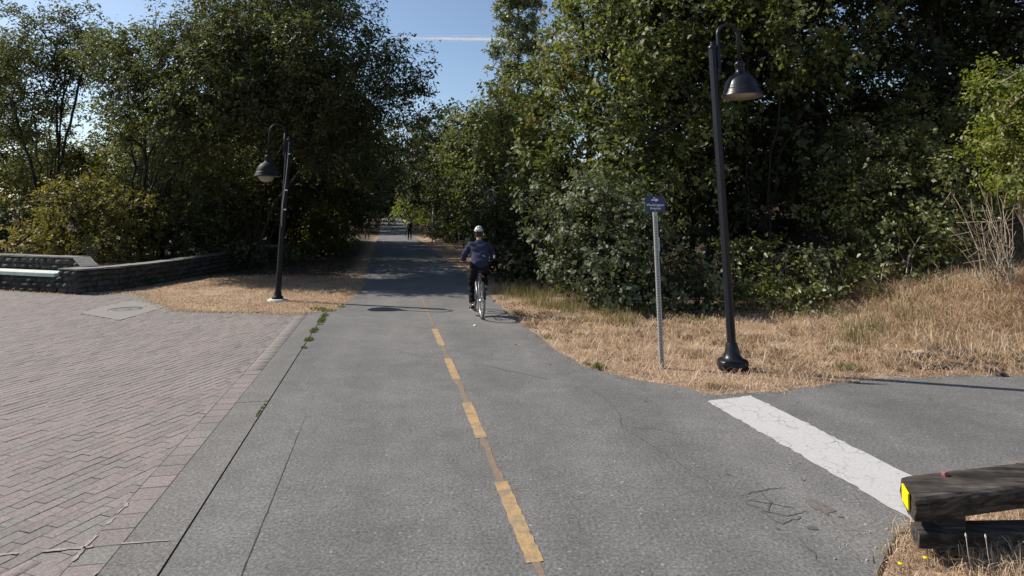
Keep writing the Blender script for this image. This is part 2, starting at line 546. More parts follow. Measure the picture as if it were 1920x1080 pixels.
tag(link("ground", me, M_GROUND), "dry straw coloured ground and woodland floor around the path", kind='structure')

# ------------------------------------------------------------------ path
def poly_sheet(name, poly, z, m, parent=None):
    vs3 = [Vector((p[0], p[1], 0)) for p in poly]
    tris = tessellate_polygon([vs3])
    me = bpy.data.meshes.new(name)
    fs = []
    for a, b, c in tris:
        n = (vs3[b] - vs3[a]).cross(vs3[c] - vs3[a])
        fs.append((a, b, c) if n.z > 0 else (a, c, b))
    me.from_pydata([(p[0], p[1], z) for p in poly], [], fs)
    me.update()
    return link(name, me, m, parent)

path = poly_sheet("path", ASPH, 0.0, M_ASPHALT)
tag(path, "worn grey asphalt path with a side branch", kind='structure')
sv = np.arange(44, 190, 2.0)
tv = np.array([-1.65, -.8, 0, .9, 1.95])
v = []
for s_ in sv:
    for t_ in tv:
        q = P(s_, t_)
        v.append((q[0], q[1], float(path_rise(np.array([s_]))[0]) + (.0 if s_ > 44 else 0)))
f = []
for i in range(len(sv) - 1):
    for j in range(len(tv) - 1):
        a = i * len(tv) + j
        f.append((a, a + 1, a + 1 + len(tv), a + len(tv)))
me = bpy.data.meshes.new("far_path"); me.from_pydata(v, [], f); me.update()
link("far_stretch", me, M_ASPHALT, path)

def ribbon(name, pts, w, z, m, parent, taper=False, jit=0.0, rng=None):
    pts = [np.asarray(p, float)[:2] for p in pts]
    vs, fs = [], []
    for i, p in enumerate(pts):
        t = pts[min(i + 1, len(pts) - 1)] - pts[max(i - 1, 0)]; t = t / (np.linalg.norm(t) + 1e-9)
        nrm = np.array([-t[1], t[0]])
        ww = w * (1 if not taper else (.35 + .65 * math.sin(math.pi * (i + .5) / len(pts))))
        if rng is not None: ww *= rng.uniform(.5, 1.4)
        vs += [(*(p + nrm * ww / 2), z), (*(p - nrm * ww / 2), z)]
        if i: fs.append((2 * i - 2, 2 * i - 1, 2 * i + 1, 2 * i))
    me = bpy.data.meshes.new(name); me.from_pydata(vs, [], fs); me.update()
    return link(name, me, m, parent)

# painted centre line
S0 = [st(G(x, y)) for x, y in ((1003, 1055), (943, 903), (903, 822), (880, 755), (850, 712), (840, 672), (829, 648), (815, 617))]
for a, b in ((0, 1), (2, 3), (4, 5), (6, 7)):
    sa, sb = float(S0[a][0]), float(S0[b][0])
    poly = [P(sa, .052), P(sb, .052), P(sb, -.052), P(sa, -.052)]
    poly = densify(poly + [poly[0]], .05, .0035, rj)[:-1]
    poly_sheet("yellow_dash", poly, .004, M_YELLOW, path)
spans = [(-4, float(S0[0][0])), (float(S0[1][0]), float(S0[2][0])), (float(S0[3][0]), float(S0[4][0])), (float(S0[5][0]), float(S0[6][0])), (float(S0[7][0]) + .3, float(S0[7][0]) + 4.2)]
for a, b in spans:
    ribbon("faded_line", densify([P(a, 0.005), P(b, .005)], .12, .004, rj), .065, .0035, M_FADED, path, rng=rj)
# stop line
sl = [G(1326, 753), G(1408, 742), G(1752, 914), G(1712, 976)]
poly_sheet("stop_line", densify([q[:2] for q in sl] + [sl[0][:2]], .06, .009, rj)[:-1], .004, M_WHITE, path)
# seam and cracks
ribbon("seam", densify([P(-4, -1.66), P(2.6, -1.655)], .06, .0016, rj), .0075, .003, M_CRACK2, path, True, rng=rj)
def gpts(l): return [G(*q)[:2] for q in l]
for pl, w in (([(1098, 722), (1140, 752), (1162, 775), (1165, 800), (1200, 822), (1248, 850), (1290, 880), (1338, 912)], .010),
              ([(905, 684), (940, 692), (985, 702), (1030, 712)], .014), ([(735, 655), (790, 668), (845, 672)], .010),
              ([(700, 620), (760, 612), (830, 618)], .008), ([(1180, 800), (1240, 806), (1300, 822)], .006),
              ([(1500, 1012), (1530, 1040), (1560, 1075)], .007)):
    ribbon("crack", densify(gpts(pl), .06, .010, rj), w, .0025, M_CRACK, path, True, rng=rj)
for pl in ([(1388, 928), (1420, 922), (1450, 917), (1472, 915)], [(1388, 932), (1400, 945), (1440, 960), (1475, 968), (1512, 958)], [(1400, 938), (1450, 945), (1490, 955)],
           [(1420, 955), (1450, 975), (1468, 983), (1500, 968)], [(1430, 925), (1445, 945), (1440, 960)]):
    ribbon("tar_scrawl", densify(gpts(pl), .03, .008, rj), .012, .0030, M_TAR, path, True, rng=rj)
def blob(name, px, py, r, m, asp=.6, z=.0032):
    c = G(px, py)[:2]
    poly = [c + np.array([math.cos(a) * r, math.sin(a) * r * asp]) * rj.uniform(.6, 1.25) for a in np.linspace(0, 6.283, 15)[:-1]]
    poly_sheet(name, poly, z, m, path)
blob("stain", 1540, 952, .085, M_RUST, 1.2); blob("stain", 1524, 991, .04, M_TAR, .7, .0036); blob("stain", 1577, 970, .022, M_TAR); blob("stain", 1366, 890, .022, M_TAR)
blob("stain", 1458, 992, .016, M_TAR); blob("stain", 1517, 1030, .012, M_TAR, 2)

# kerb band of concrete slabs beside the path
kerb = empty("kerb", (0, 0, 0))
tag(kerb, "flush concrete kerb strip between path and brick paving", kind='structure')
kz = -9.0
while kz < 9.3:
    L_ = 3.05 + rj.uniform(-.03, .03)
    e = min(kz + L_, 9.35)
    m_ = MB()
    a, b, c, d = P(kz + .003, -2.452), P(e - .003, -2.452), P(e - .003, -2.124), P(kz + .003, -2.124)
    zz = rj.uniform(-.001, .002)
    top = [(*q, zz) for q in (a, d, c, b)]; bot = [(*q, zz - .08) for q in (a, d, c, b)]
    m_.add(top + bot, [(0, 1, 2, 3), (0, 4, 5, 1), (1, 5, 6, 2), (2, 6, 7, 3), (3, 7, 4, 0)])
    m_.build("slab", M_CONC, kerb)
    kz = e
ribbon("painted_tick", densify([G(228, 1020)[:2], G(318, 1014)[:2]], .05, .003, rj), .016, .0045, M_CHALK, kerb, rng=rj)

# ------------------------------------------------------------------ brick plaza
plaza = poly_sheet("plaza", PLAZA, -.006, M_SAND)
tag(plaza, "plaza of small pinkish grey brick pavers", kind='structure')
BL, BW, BT = .205, .1025, .05
ang = R(73)
ua = np.array([math.cos(ang), math.sin(ang)]); ub = np.array([-ua[1], ua[0]])
GAP = .0026
hid = lambda p: (p[:, 1] > 3.2) & (np.abs(p[:, 0]) / p[:, 1] < 1.05)
ia = np.arange(-160, 160); ib = np.arange(-330, 330)
A, B = np.meshgrid(ia, ib)
A = A.ravel(); B = B.ravel()
cen = PO + (A + .5 * (B % 2))[:, None] * BL * ua + B[:, None] * BW * ub
inner = [P(-9, -2.664)] + [P(9.45, -2.664)] + PLAZA[2:]
MAN = [G(148, 587)[:2], G(228, 601)[:2], G(318, 573)[:2], G(240, 563)[:2]]
tcen = st(cen)[1]; scen = st(cen)[0]
halfw = BL / 2 * abs(ua @ PN) + BW / 2 * abs(ub @ PN)
edge_b = hid(cen) & (np.abs(tcen + 2.6625) < halfw) & (scen < 9.4) & (scen > -2.5)
edge_c = cen[edge_b]
ok = hid(cen) & in_poly(cen, inner) & ~in_poly(cen, MAN) & ~edge_b
cen = cen[ok]
# border course beside the kerb
bc = []
s_ = -2.0
while s_ < 9.35:
    bc.append((*P(s_ + .1, -2.558), 1)); s_ += .2
bc = np.array(bc)

def brick_mesh(l, w, t, bev, rng):
    x, y = l / 2, w / 2
    v = [(-x, -y, -t), (x, -y, -t), (x, y, -t), (-x, y, -t), (-x, -y, -bev), (x, -y, -bev), (x, y, -bev), (-x, y, -bev),
         (-x + bev, -y + bev, 0), (x - bev, -y + bev, 0), (x - bev, y - bev, 0), (-x + bev, y - bev, 0)]
    v = [(a, b, c + (rng.uniform(-.0012, .0012) if c == 0 else 0)) for a, b, c in v]
    f = [(0, 1, 5, 4), (1, 2, 6, 5), (2, 3, 7, 6), (3, 0, 4, 7), (4, 5, 9, 8), (5, 6, 10, 9), (6, 7, 11, 10), (7, 4, 8, 11), (8, 9, 10, 11)]
    return v, f
dist = np.hypot(cen[:, 0], cen[:, 1])
inframe = (cen[:, 1] > 3.75) & (np.abs(cen[:, 0]) < .93 * cen[:, 1])
key = np.where(inframe, dist, 1e6 + dist)
order = np.argsort(key)
NB = len(bc[bc[:, 1] < 8])
near_i = order[:300 - NB]; rest_i = order[300 - NB:]
var = []
for k in range(6):
    v, f = brick_mesh(BL - GAP, BW - GAP, BT, .0026, rj)
    me = bpy.data.meshes.new("brick"); me.from_pydata(v, [], f)
    a = me.attributes.new("rnd", 'FLOAT', 'POINT'); a.data.foreach_set("value", np.zeros(len(v), np.float32))
    me.materials.append(M_PAVER); me.update(); var.append(me)
for n_, i in enumerate(near_i):
    o = link("brick", var[n_ % 6], None, plaza)
    o.location = (cen[i, 0], cen[i, 1], rj.uniform(-.0015, .0022))
    o.rotation_euler = (rj.normal(0, .010), rj.normal(0, .010), ang + rj.normal(0, .010) + (math.pi if n_ % 2 else 0))
v, f = brick_mesh(.2 - GAP, .205, BT, .004, rj)
meb = bpy.data.meshes.new("border_brick"); meb.from_pydata(v, [], f)
a = meb.attributes.new("rnd", 'FLOAT', 'POINT'); a.data.foreach_set("value", np.zeros(len(v), np.float32))
meb.materials.append(M_PAVER); meb.update()
pang = math.atan2(PD[1], PD[0])
for q in bc:
    if q[1] < 8:
        o = link("brick", meb, None, plaza)
        o.location = (q[0], q[1], rj.uniform(-.001, .002)); o.rotation_euler = (rj.normal(0, .004), rj.normal(0, .004), pang)
def many_bricks(name, cs, l, w, a0):
    v, f = brick_mesh(l, w, BT, .004, rj); v = np.array(v); f = np.array(f)
    n = len(cs); th = a0 + rj.normal(0, .010, n); c, s = np.cos(th)[:, None], np.sin(th)[:, None]
    X = v[None, :, 0] * c - v[None, :, 1] * s + cs[:, 0:1]; Y = v[None, :, 0] * s + v[None, :, 1] * c + cs[:, 1:2]
    Z = v[None, :, 2] + rj.uniform(-.0015, .0022, n)[:, None] + v[None, :, 0] * rj.normal(0, .010, (n, 1)) + v[None, :, 1] * rj.normal(0, .010, (n, 1))
    ff = f[None] + (np.arange(n) * len(v))[:, None, None]
    me = fast_mesh(name, np.stack([X, Y, Z], 2), ff, 4, {"rnd": np.repeat(rj.uniform(0, 1, n), len(v))})
    return tag(link(name, me, M_PAVER, plaza), kind='stuff')
many_bricks("distant_bricks", cen[rest_i], BL - GAP, BW - GAP, ang)
many_bricks("distant_border", bc[bc[:, 1] >= 8], .2 - GAP, .205, pang)
def clip_brick(c):
    q = [c + sx * ua * (BL - GAP) / 2 + sy * ub * (BW - GAP) / 2 for sx, sy in ((-1, -1), (1, -1), (1, 1), (-1, 1))]
    out = []
    for a_, b_ in zip(q, q[1:] + q[:1]):
        ta_, tb_ = st(a_)[1] + 2.6625, st(b_)[1] + 2.6625
        if ta_ <= 0: out.append(a_)
        if ta_ * tb_ < 0: out.append(a_ + (b_ - a_) * ta_ / (ta_ - tb_))
    return out
cb_ = MB(); cr_ = []
for c in edge_c:
    q = clip_brick(c)
    if len(q) < 3: continue
    z_ = rj.uniform(-.0015, .002); n_ = len(q)
    cb_.add([(*p_, z_) for p_ in q] + [(*p_, -.03) for p_ in q], [tuple(range(n_))] + [(k, k + n_, (k + 1) % n_ + n_, (k + 1) % n_) for k in range(n_)])
    cr_ += [rj.uniform()] * (2 * n_)
o = cb_.build("cut_bricks", M_PAVER, plaza)
a = o.data.attributes.new("rnd", 'FLOAT', 'POINT'); a.data.foreach_set("value", np.array(cr_, np.float32))
tag(o, kind='stuff')
for pl in ([(240, 943), (200, 985), (155, 1032), (112, 1078)], [(-10, 1043), (80, 1035), (150, 1029), (212, 1022)]):
    dp = densify(gpts(pl), .03, .004, rj); k = 0
    while k < len(dp) - 3:
        n_ = int(rj.integers(3, 12))
        ribbon("chalky_line", dp[k:k + n_], .022, .0065, M_CHALK, plaza, rng=rj)
        k += n_ + int(rj.integers(0, 4))
ribbon("chalky_line", densify([P(-.9, -2.475), P(.1, -2.468)], .04, .004, rj), .014, .0065, M_CHALK, plaza, rng=rj)

# access cover
mc = np.mean(MAN, 0)
cov = empty("access_cover", (mc[0], mc[1], 0))
tag(cov, "round iron access cover in a pale square concrete frame on brick plaza", "manhole cover")
fr = MB(); n = 24
mr = .33
ring = [mc + mr * np.array([math.cos(2 * math.pi * k / n), math.sin(2 * math.pi * k / n)]) for k in range(n)]
def on_square(a):
    best = None
    d = np.array([math.cos(a), math.sin(a)])
    for p, q in zip(MAN, MAN[1:] + MAN[:1]):
        e = q - p; den = d[0] * e[1] - d[1] * e[0]
        if abs(den) < 1e-9: continue
        w = p - mc
        t_ = (w[0] * e[1] - w[1] * e[0]) / den; u_ = (w[0] * d[1] - w[1] * d[0]) / den
        if t_ > 0 and -1e-6 <= u_ <= 1 + 1e-6 and (best is None or t_ < best): best = t_
    return mc + d * best
outer = [on_square(2 * math.pi * k / n) for k in range(n)]
loc = lambda q, z: (q[0] - mc[0], q[1] - mc[1], z)
fr.add([loc(q, .004) for q in ring] + [loc(q, .004) for q in outer] + [loc(q, -.03) for q in ring],
       [(k, k + n, (k + 1) % n + n, (k + 1) % n) for k in range(n)] + [(k + 2 * n, k, (k + 1) % n, (k + 1) % n + 2 * n) for k in range(n)])
fr.build("frame", M_FRAME, cov)
lid = MB().lathe([(0.001, -.004), (.12, -.004), (.125, -.008), (.2, -.008), (.205, -.004), (.31, -.004), (.315, -.03)], n=28)
lid.build("lid", M_IRON, cov)

# ------------------------------------------------------------------ grasses
def blade_mesh(name, xy, z, length, width, lean, rng, rnd, m, curl=.4, kind='stuff', label=None, parent=None, az=None):
    n = len(xy)
    az = rng.uniform(0, 2 * math.pi, n) if az is None else az
    d = np.stack([np.cos(az), np.sin(az)], 1)
    side = np.stack([-d[:, 1], d[:, 0]], 1)
    base = np.column_stack([xy, z])
    le = lean
    mid = base + np.column_stack([d * (length * .5 * np.sin(le * .6))[:, None], length * .5 * np.cos(le * .6)])
    tip = base + np.column_stack([d * (length * np.sin(le))[:, None], length * np.cos(le) * (1 - curl * np.sin(le))])
    w = np.column_stack([side * width[:, None] / 2, np.zeros(n)])
    V = np.stack([base - w, base + w, mid + w * .8, mid - w * .8, tip], 1)
    F = np.array([(0, 1, 2), (0, 2, 3), (3, 2, 4)])[None] + (np.arange(n) * 5)[:, None, None]
    me = fast_mesh(name, V, F, 3, {"rnd": np.repeat(rnd, 5)})
    o = link(name, me, m, parent)
    return tag(o, label, kind=kind)

M_STRAW = leaf_mat("straw", [(0, (.10, .065, .042)), (.2, (.25, .16, .105)), (.55, (.44, .305, .205)), (.85, (.57, .43, .31)), (1, (.64, .54, .43))], .25, .7, 1.0, .25)
M_GREENG = leaf_mat("green_blades", [(0, (.05, .085, .02)), (.6, (.12, .165, .04)), (1, (.24, .23, .08))], .3, .6, 1.2, .3)
M_LONGG = leaf_mat("olive_blades", [(0, (.07, .075, .025)), (.4, (.15, .15, .05)), (.7, (.28, .23, .11)), (1, (.48, .36, .22))], .3, .6, 1.0, .3)

def scatter(bbox, n, rng, keep):
    p = np.column_stack([rng.uniform(bbox[0], bbox[1], n), rng.uniform(bbox[2], bbox[3], n)])
    return p[keep(p)]

def edge_soft(poly, p, rng, amt):
    q = p + rng.normal(0, amt, p.shape)
    return ~in_poly(q, poly)

rg = np.random.default_rng(11)
def right_keep(p):
    s, t = st(p)
    return edge_soft(ASPH, p, rg, .06) & (np.hypot(p[:, 0] - G(1375, 693)[0], p[:, 1] - G(1375, 693)[1] + .04) > .24) & (t > 1.3) & (p[:, 1] < 14.5) & (p[:, 0] < 13)
p = scatter((-1.5, 13, 6.2, 14.5), 230000, rg, right_keep)
# density falls with distance
p = p[rg.uniform(0, 1, len(p)) < np.clip(1.35 - p[:, 1] * .05, .3, 1)]
patch = vnoise(p, .22, 2) * .45 + vnoise(p, .6, 31) * .35 + vnoise(p, 1.7, 4) * .5
bankm = smooth((p[:, 0] - 5) / 2) * smooth((p[:, 1] - 8.5) / 1)
bare = vnoise(p, .5, 51) * .6 + vnoise(p, 1.4, 52) * .6
keepm = (rg.uniform(0, 1, len(p)) < np.clip(.75 + .9 * bare, .06, 1)) | (bankm > .6)
p, patch, bankm = p[keepm], patch[keepm], bankm[keepm]
ln = rg.uniform(.03, .11, len(p)) * (1 + .55 * patch) + bankm * rg.uniform(.0, .24, len(p))
blade_mesh("dry_grass", p, ground_z(p) - .006, ln, rg.uniform(.003, .009, len(p)), rg.uniform(.75, 1.55, len(p)), rg,
           np.clip(.5 + .42 * patch + rg.normal(0, .2, len(p)), 0, 1), M_STRAW, label="cut dry straw coloured grass on the verge right of the path")
def left_keep(p):
    s, t = st(p)
    return edge_soft(ASPH, p, rg, .04) & edge_soft(PLAZA, p, rg, .13) & ~in_poly(p, BED) & (t < -1.2) & ~((np.abs(t + 2.3) < .3) & (s < 9.3)) & (p[:, 1] > 12.9)
p = scatter((-11, -3.2, 12.9, 26), 75000, rg, left_keep)
p = p[rg.uniform(0, 1, len(p)) < np.clip(.75 + .6 * vnoise(p, .6, 53) + .5 * vnoise(p, 1.8, 54), .08, 1) * np.clip(1.15 - (p[:, 1] - 18.5) / 2.5, .12, 1)]
patch = vnoise(p, .5, 7) * .5 + vnoise(p, 1.9, 8) * .5
blade_mesh("dry_grass", p, ground_z(p) - .006, rg.uniform(.03, .11, len(p)) * (1 + .5 * patch), rg.uniform(.005, .012, len(p)), rg.uniform(.7, 1.5, len(p)), rg,
           np.clip(.5 + .28 * patch + rg.normal(0, .2, len(p)), 0, 1), M_STRAW, label="cut dry grass around the left lamp between plaza and path")
# loose lying straws and fallen leaves on the verge
q = scatter((-1, 12, 6.2, 12.5), 14000, rg, right_keep)
blade_mesh("loose_straw", q, ground_z(q) + .02, rg.uniform(.12, .38, len(q)), rg.uniform(.004, .008, len(q)), rg.uniform(1.35, 1.57, len(q)), rg, rg.uniform(.3, 1, len(q)), M_STRAW, curl=.9, label="loose pale straws lying on the right verge")
q = scatter((-.5, 12, 6.4, 12.8), 1500, rg, right_keep)
q = q[(vnoise(q, .8, 71) > -.15) & ~(in_poly(q + np.array([0, -.25]), ASPH))]
nb = 70
cl_az = np.repeat(rg.uniform(0, 6.28, len(q)), nb) + rg.normal(0, .45, len(q) * nb)
cl_t = np.repeat(rg.normal(.5, .25, len(q)), nb); cl_l = np.repeat(rg.uniform(.08, .22, len(q)), nb)
q2 = np.repeat(q, nb, 0) + rg.normal(0, .055, (len(q) * nb, 2))
blade_mesh("matted_grass", q2, ground_z(q2) - .004, cl_l * rg.uniform(.5, 1.2, len(q2)), rg.uniform(.003, .008, len(q2)), np.clip(rg.normal(1.1, .25, len(q2)), .3, 1.5), rg,
           np.clip(cl_t + rg.normal(0, .18, len(q2)), 0, 1), M_STRAW, curl=.6, label="matted clumps of dead grass on the right verge", az=cl_az)
M_DEADLEAF = leaf_mat("dead_leaf", [(0, (.06, .035, .02)), (.5, (.14, .08, .045)), (1, (.26, .17, .10))], .2, .7, 1.0, .2)
q = scatter((-1, 12, 6.2, 14), 5200, rg, right_keep)
q = q[vnoise(q, .9, 41) + .25 * (q[:, 1] - 10) > -.1]
blade_mesh("fallen_leaves", q, ground_z(q) + .015, rg.uniform(.03, .07, len(q)), rg.uniform(.02, .045, len(q)), rg.uniform(1.1, 1.5, len(q)), rg, rg.uniform(0, 1, len(q)), M_DEADLEAF, label="brown fallen leaves scattered on the right verge")
def fence_keep(p):
    return edge_soft(ASPH, p, rg, .02) & (p[:, 1] < 5.4)
p = scatter((2.0, 7.5, 2.9, 5.3), 42000, rg, fence_keep)
patch = vnoise(p, .3, 9)
blade_mesh("dry_grass", p, ground_z(p) - .006, rg.uniform(.04, .16, len(p)) * (1 + .4 * patch), rg.uniform(.0025, .006, len(p)), rg.uniform(.3, 1.4, len(p)), rg,
           np.clip(.55 + .25 * patch + rg.normal(0, .2, len(p)), 0, 1), M_STRAW, label="pale dry grass growing under the timber barrier")
p = p[(patch > .25)][:1500]
blade_mesh("green_grass", p, ground_z(p) - .004, rg.uniform(.04, .10, len(p)), rg.uniform(.003, .006, len(p)), rg.uniform(.2, 1.0, len(p)), rg,
           rg.uniform(0, 1, len(p)), M_GREENG, label="sparse green grass blades among straw by the barrier")
# straw spilling over the paver edge
ep = []
for a_, b_ in zip(PLAZA[1:10], PLAZA[2:11]):
    a_, b_ = np.asarray(a_), np.asarray(b_); n_ = int(np.linalg.norm(b_ - a_) * 900)
    d_ = (b_ - a_) / (np.linalg.norm(b_ - a_) + 1e-9); q_ = a_ + (b_ - a_) * rg.uniform(0, 1, (n_, 1))
    w_ = .13 + .11 * vnoise(q_, .35, 81)
    ep.append(q_ + rg.normal(0, 1, (n_, 2)) * w_[:, None])
ep = np.vstack(ep)
ep = ep[~in_poly(ep, ASPH)]
blade_mesh("straw_fringe", ep, ground_z(ep) + .001, rg.uniform(.03, .10, len(ep)), rg.uniform(.005, .012, len(ep)), rg.uniform(.9, 1.55, len(ep)), rg, np.clip(rg.normal(.62, .22, len(ep)), 0, 1), M_STRAW, label="ragged straw fringe spilling over the edge of the brick plaza")
# olive long grass at the bush feet by the path
def tuft(cx, cy, r, n, l0, l1, rng):
    a = rng.uniform(0, 2 * math.pi, n); q = np.sqrt(rng.uniform(0, 1, n)) * r
    return np.column_stack([cx + np.cos(a) * q, cy + np.sin(a) * q]), rng.uniform(l0, l1, n)
def tufts(name, lst, m, label, wid=(.005, .011)):
    ps, ls = [], []
    for (px, py, r, n, l0, l1) in lst:
        c = G(px, py)
        a, b = tuft(c[0], c[1], r, n, l0, l1, rg); ps.append(a); ls.append(b)
    ps, ls = np.vstack(ps), np.concatenate(ls)
    blade_mesh(name, ps, ground_z(ps) - .005, ls, rg.uniform(*wid, len(ps)), np.abs(rg.normal(.35, .3, len(ps))), rg, rg.uniform(0, 1, len(ps)), m, label=label)
lg = []
for k in range(60):
    px = rg.uniform(1560, 1800); py = 640 - .25 * (px - 1560) + rg.normal(0, 22)
    lg.append((px, py, rg.uniform(.1, .3), int(rg.uniform(25, 80)), .1, rg.uniform(.2, .42)))
for k in range(70):
    f_ = rg.uniform(); px = 935 + 270 * f_ + rg.normal(0, 14); py = 545 + 58 * f_ + rg.normal(0, 9)
    lg.append((px, py, rg.uniform(.15, .35), int(rg.uniform(40, 130)), rg.uniform(.06, .16), rg.uniform(.2, .5)))
tufts("long_grass", lg, M_LONGG, "olive uncut grass at the bush feet and in patches on the bank", (.004, .008))
tufts("green_grass", [(1125, 689, .10, 130, .05, .1), (1100, 682, .05, 50, .03, .07), (1590, 692, .18, 200, .05, .12), (1600, 628, .25, 160, .1, .25), (1640, 632, .2, 130, .1, .25),
                      (1300, 604, .3, 160, .08, .2), (1030, 634, .12, 60, .04, .09), (1550, 600, .25, 150, .1, .3), (960, 592, .12, 60, .03, .08)], M_GREENG, "small green tufts in the dry verge right of the path")
wl_ = []
for k in range(90):
    a_ = rg.uniform(); q = np.array([561, 660]) * (1 - a_) + np.array([608, 590]) * a_
    if vnoise(np.array([[a_ * 10, 3.3]]), 1.2, 61)[0] > -.45:
        wl_.append((q[0] + rg.normal(0, 1.2) + 2.5, q[1], rg.uniform(.03, .075), int(rg.uniform(24, 50)), .025, .065))
wl_ += [(615, 583, .16, 120, .03, .08), (597, 580, .18, 140, .04, .09), (640, 576, .12, 70, .03, .07)]
for k in range(26):
    a_ = rg.uniform(); q = np.array([478, 785]) * (1 - a_) + np.array([500, 752]) * a_
    wl_.append((q[0], q[1], .012, 7, .01, .028))
tufts("weeds", wl_, M_GREENG, "green weeds sprouting along the kerb joint", (.006, .013))
# long wild straw on the bank
def bank_keep(p):
    z0 = smooth((p[:, 0] - 4.5) / 2.5)
    return (rg.uniform(0, 1, len(p)) < z0) & (p[:, 1] > 8.8 - .05 * p[:, 0]) & (vnoise(p, .7, 21) > -.35)
p = scatter((4, 13, 8.3, 13.2), 42000, rg, bank_keep)
patch = vnoise(p, .6, 12)
blade_mesh("long_straw", p, ground_z(p) - .01, rg.uniform(.15, .5, len(p)) * (1 + .3 * patch), rg.uniform(.004, .009, len(p)), np.clip(rg.normal(1.0, .35, len(p)), .1, 1.5), rg,
           np.clip(.64 + .25 * patch + rg.normal(0, .2, len(p)), 0, 1), M_STRAW, curl=.6, label="long matted straw on the bank beside the side path")
# gravel along the asphalt edges
def pebbles(name, xy, z, r, rng, m, label):
    n = len(xy)
    v0 = np.array([(1, 0, 0), (-1, 0, 0), (0, 1, 0), (0, -1, 0), (0, 0, .7), (0, 0, -.7)])
    f0 = np.array([(0, 2, 4), (2, 1, 4), (1, 3, 4), (3, 0, 4), (2, 0, 5), (1, 2, 5), (3, 1, 5), (0, 3, 5)])
    V = v0[None] * rng.uniform(.6, 1.3, (n, 6, 1)) * r[:, None, None]
    V += np.column_stack([xy, z])[:, None, :]
    F = f0[None] + (np.arange(n) * 6)[:, None, None]
    return tag(link(name, fast_mesh(name, V, F, 3), m), label, kind='stuff')
gp = []
for k in range(len(ASPH)):
    a, b = np.asarray(ASPH[k]), np.asarray(ASPH[(k + 1) % len(ASPH)])
    if a[1] > 24 or a[1] < 2.5 or np.linalg.norm(b - a) > 1 or a[0] > 12: continue
    n = int(np.linalg.norm(b - a) * 70) + 1
    q = a + (b - a) * rg.uniform(0, 1, (n, 1)) + rg.normal(0, .10, (n, 2)); gp.append(q)
gp = np.vstack(gp)
lp = gp[rg.integers(0, len(gp), 260)] + rg.normal(0, .35, (260, 2))
lp = lp[in_poly(lp, ASPH)]
blade_mesh("path_litter", lp, np.full(len(lp), .006), rg.uniform(.02, .05, len(lp)), rg.uniform(.008, .03, len(lp)), rg.uniform(1.35, 1.55, len(lp)), rg, rg.uniform(.2, 1, len(lp)), M_DEADLEAF, label="dead leaf bits lying along the asphalt edges")
gp = gp[~in_poly(gp, PLAZA)]
pebbles("gravel", gp, np.maximum(ground_z(gp), 0) + .002, rg.uniform(.003, .012, len(gp)), rg, M_GRAVEL, "loose gravel along the crumbling asphalt edge")

# ------------------------------------------------------------------ foliage engine
def unit(v):
    return v / (np.linalg.norm(v, axis=-1, keepdims=True) + 1e-9)

def sample_lobes(lobes, cov, L, asp, ncl, rng, shell=.45):
    """lobes: (centre, radii) -> clump centres, outward dirs, counts"""
    cs, outs, cnt = [], [], []
    for c, r in lobes:
        r = np.asarray(r, float)
        area = math.pi * (r[0] * r[2] + r[1] * r[2] + r[0] * r[1]) / 3
        nl = cov * area / (L * L * asp * .55)
        nc = max(4, int(nl / ncl))
        d = unit(rng.normal(size=(nc, 3)))
        k1 = unit(rng.normal(size=(5, 3))); ph = rng.uniform(0, 6.28, 5)
        bumpy = 1 + .16 * np.sum(np.cos(d @ k1.T * 4.5 + ph), 1) / 1.6
        fr_ = shell + (1.02 - shell) * np.sqrt(rng.uniform(0, 1, nc))
        cs.append(c + d * r * (bumpy * fr_)[:, None]); outs.append(d)
        cnt.append(np.full(nc, ncl))
    return np.vstack(cs), np.vstack(outs), np.concatenate(cnt)

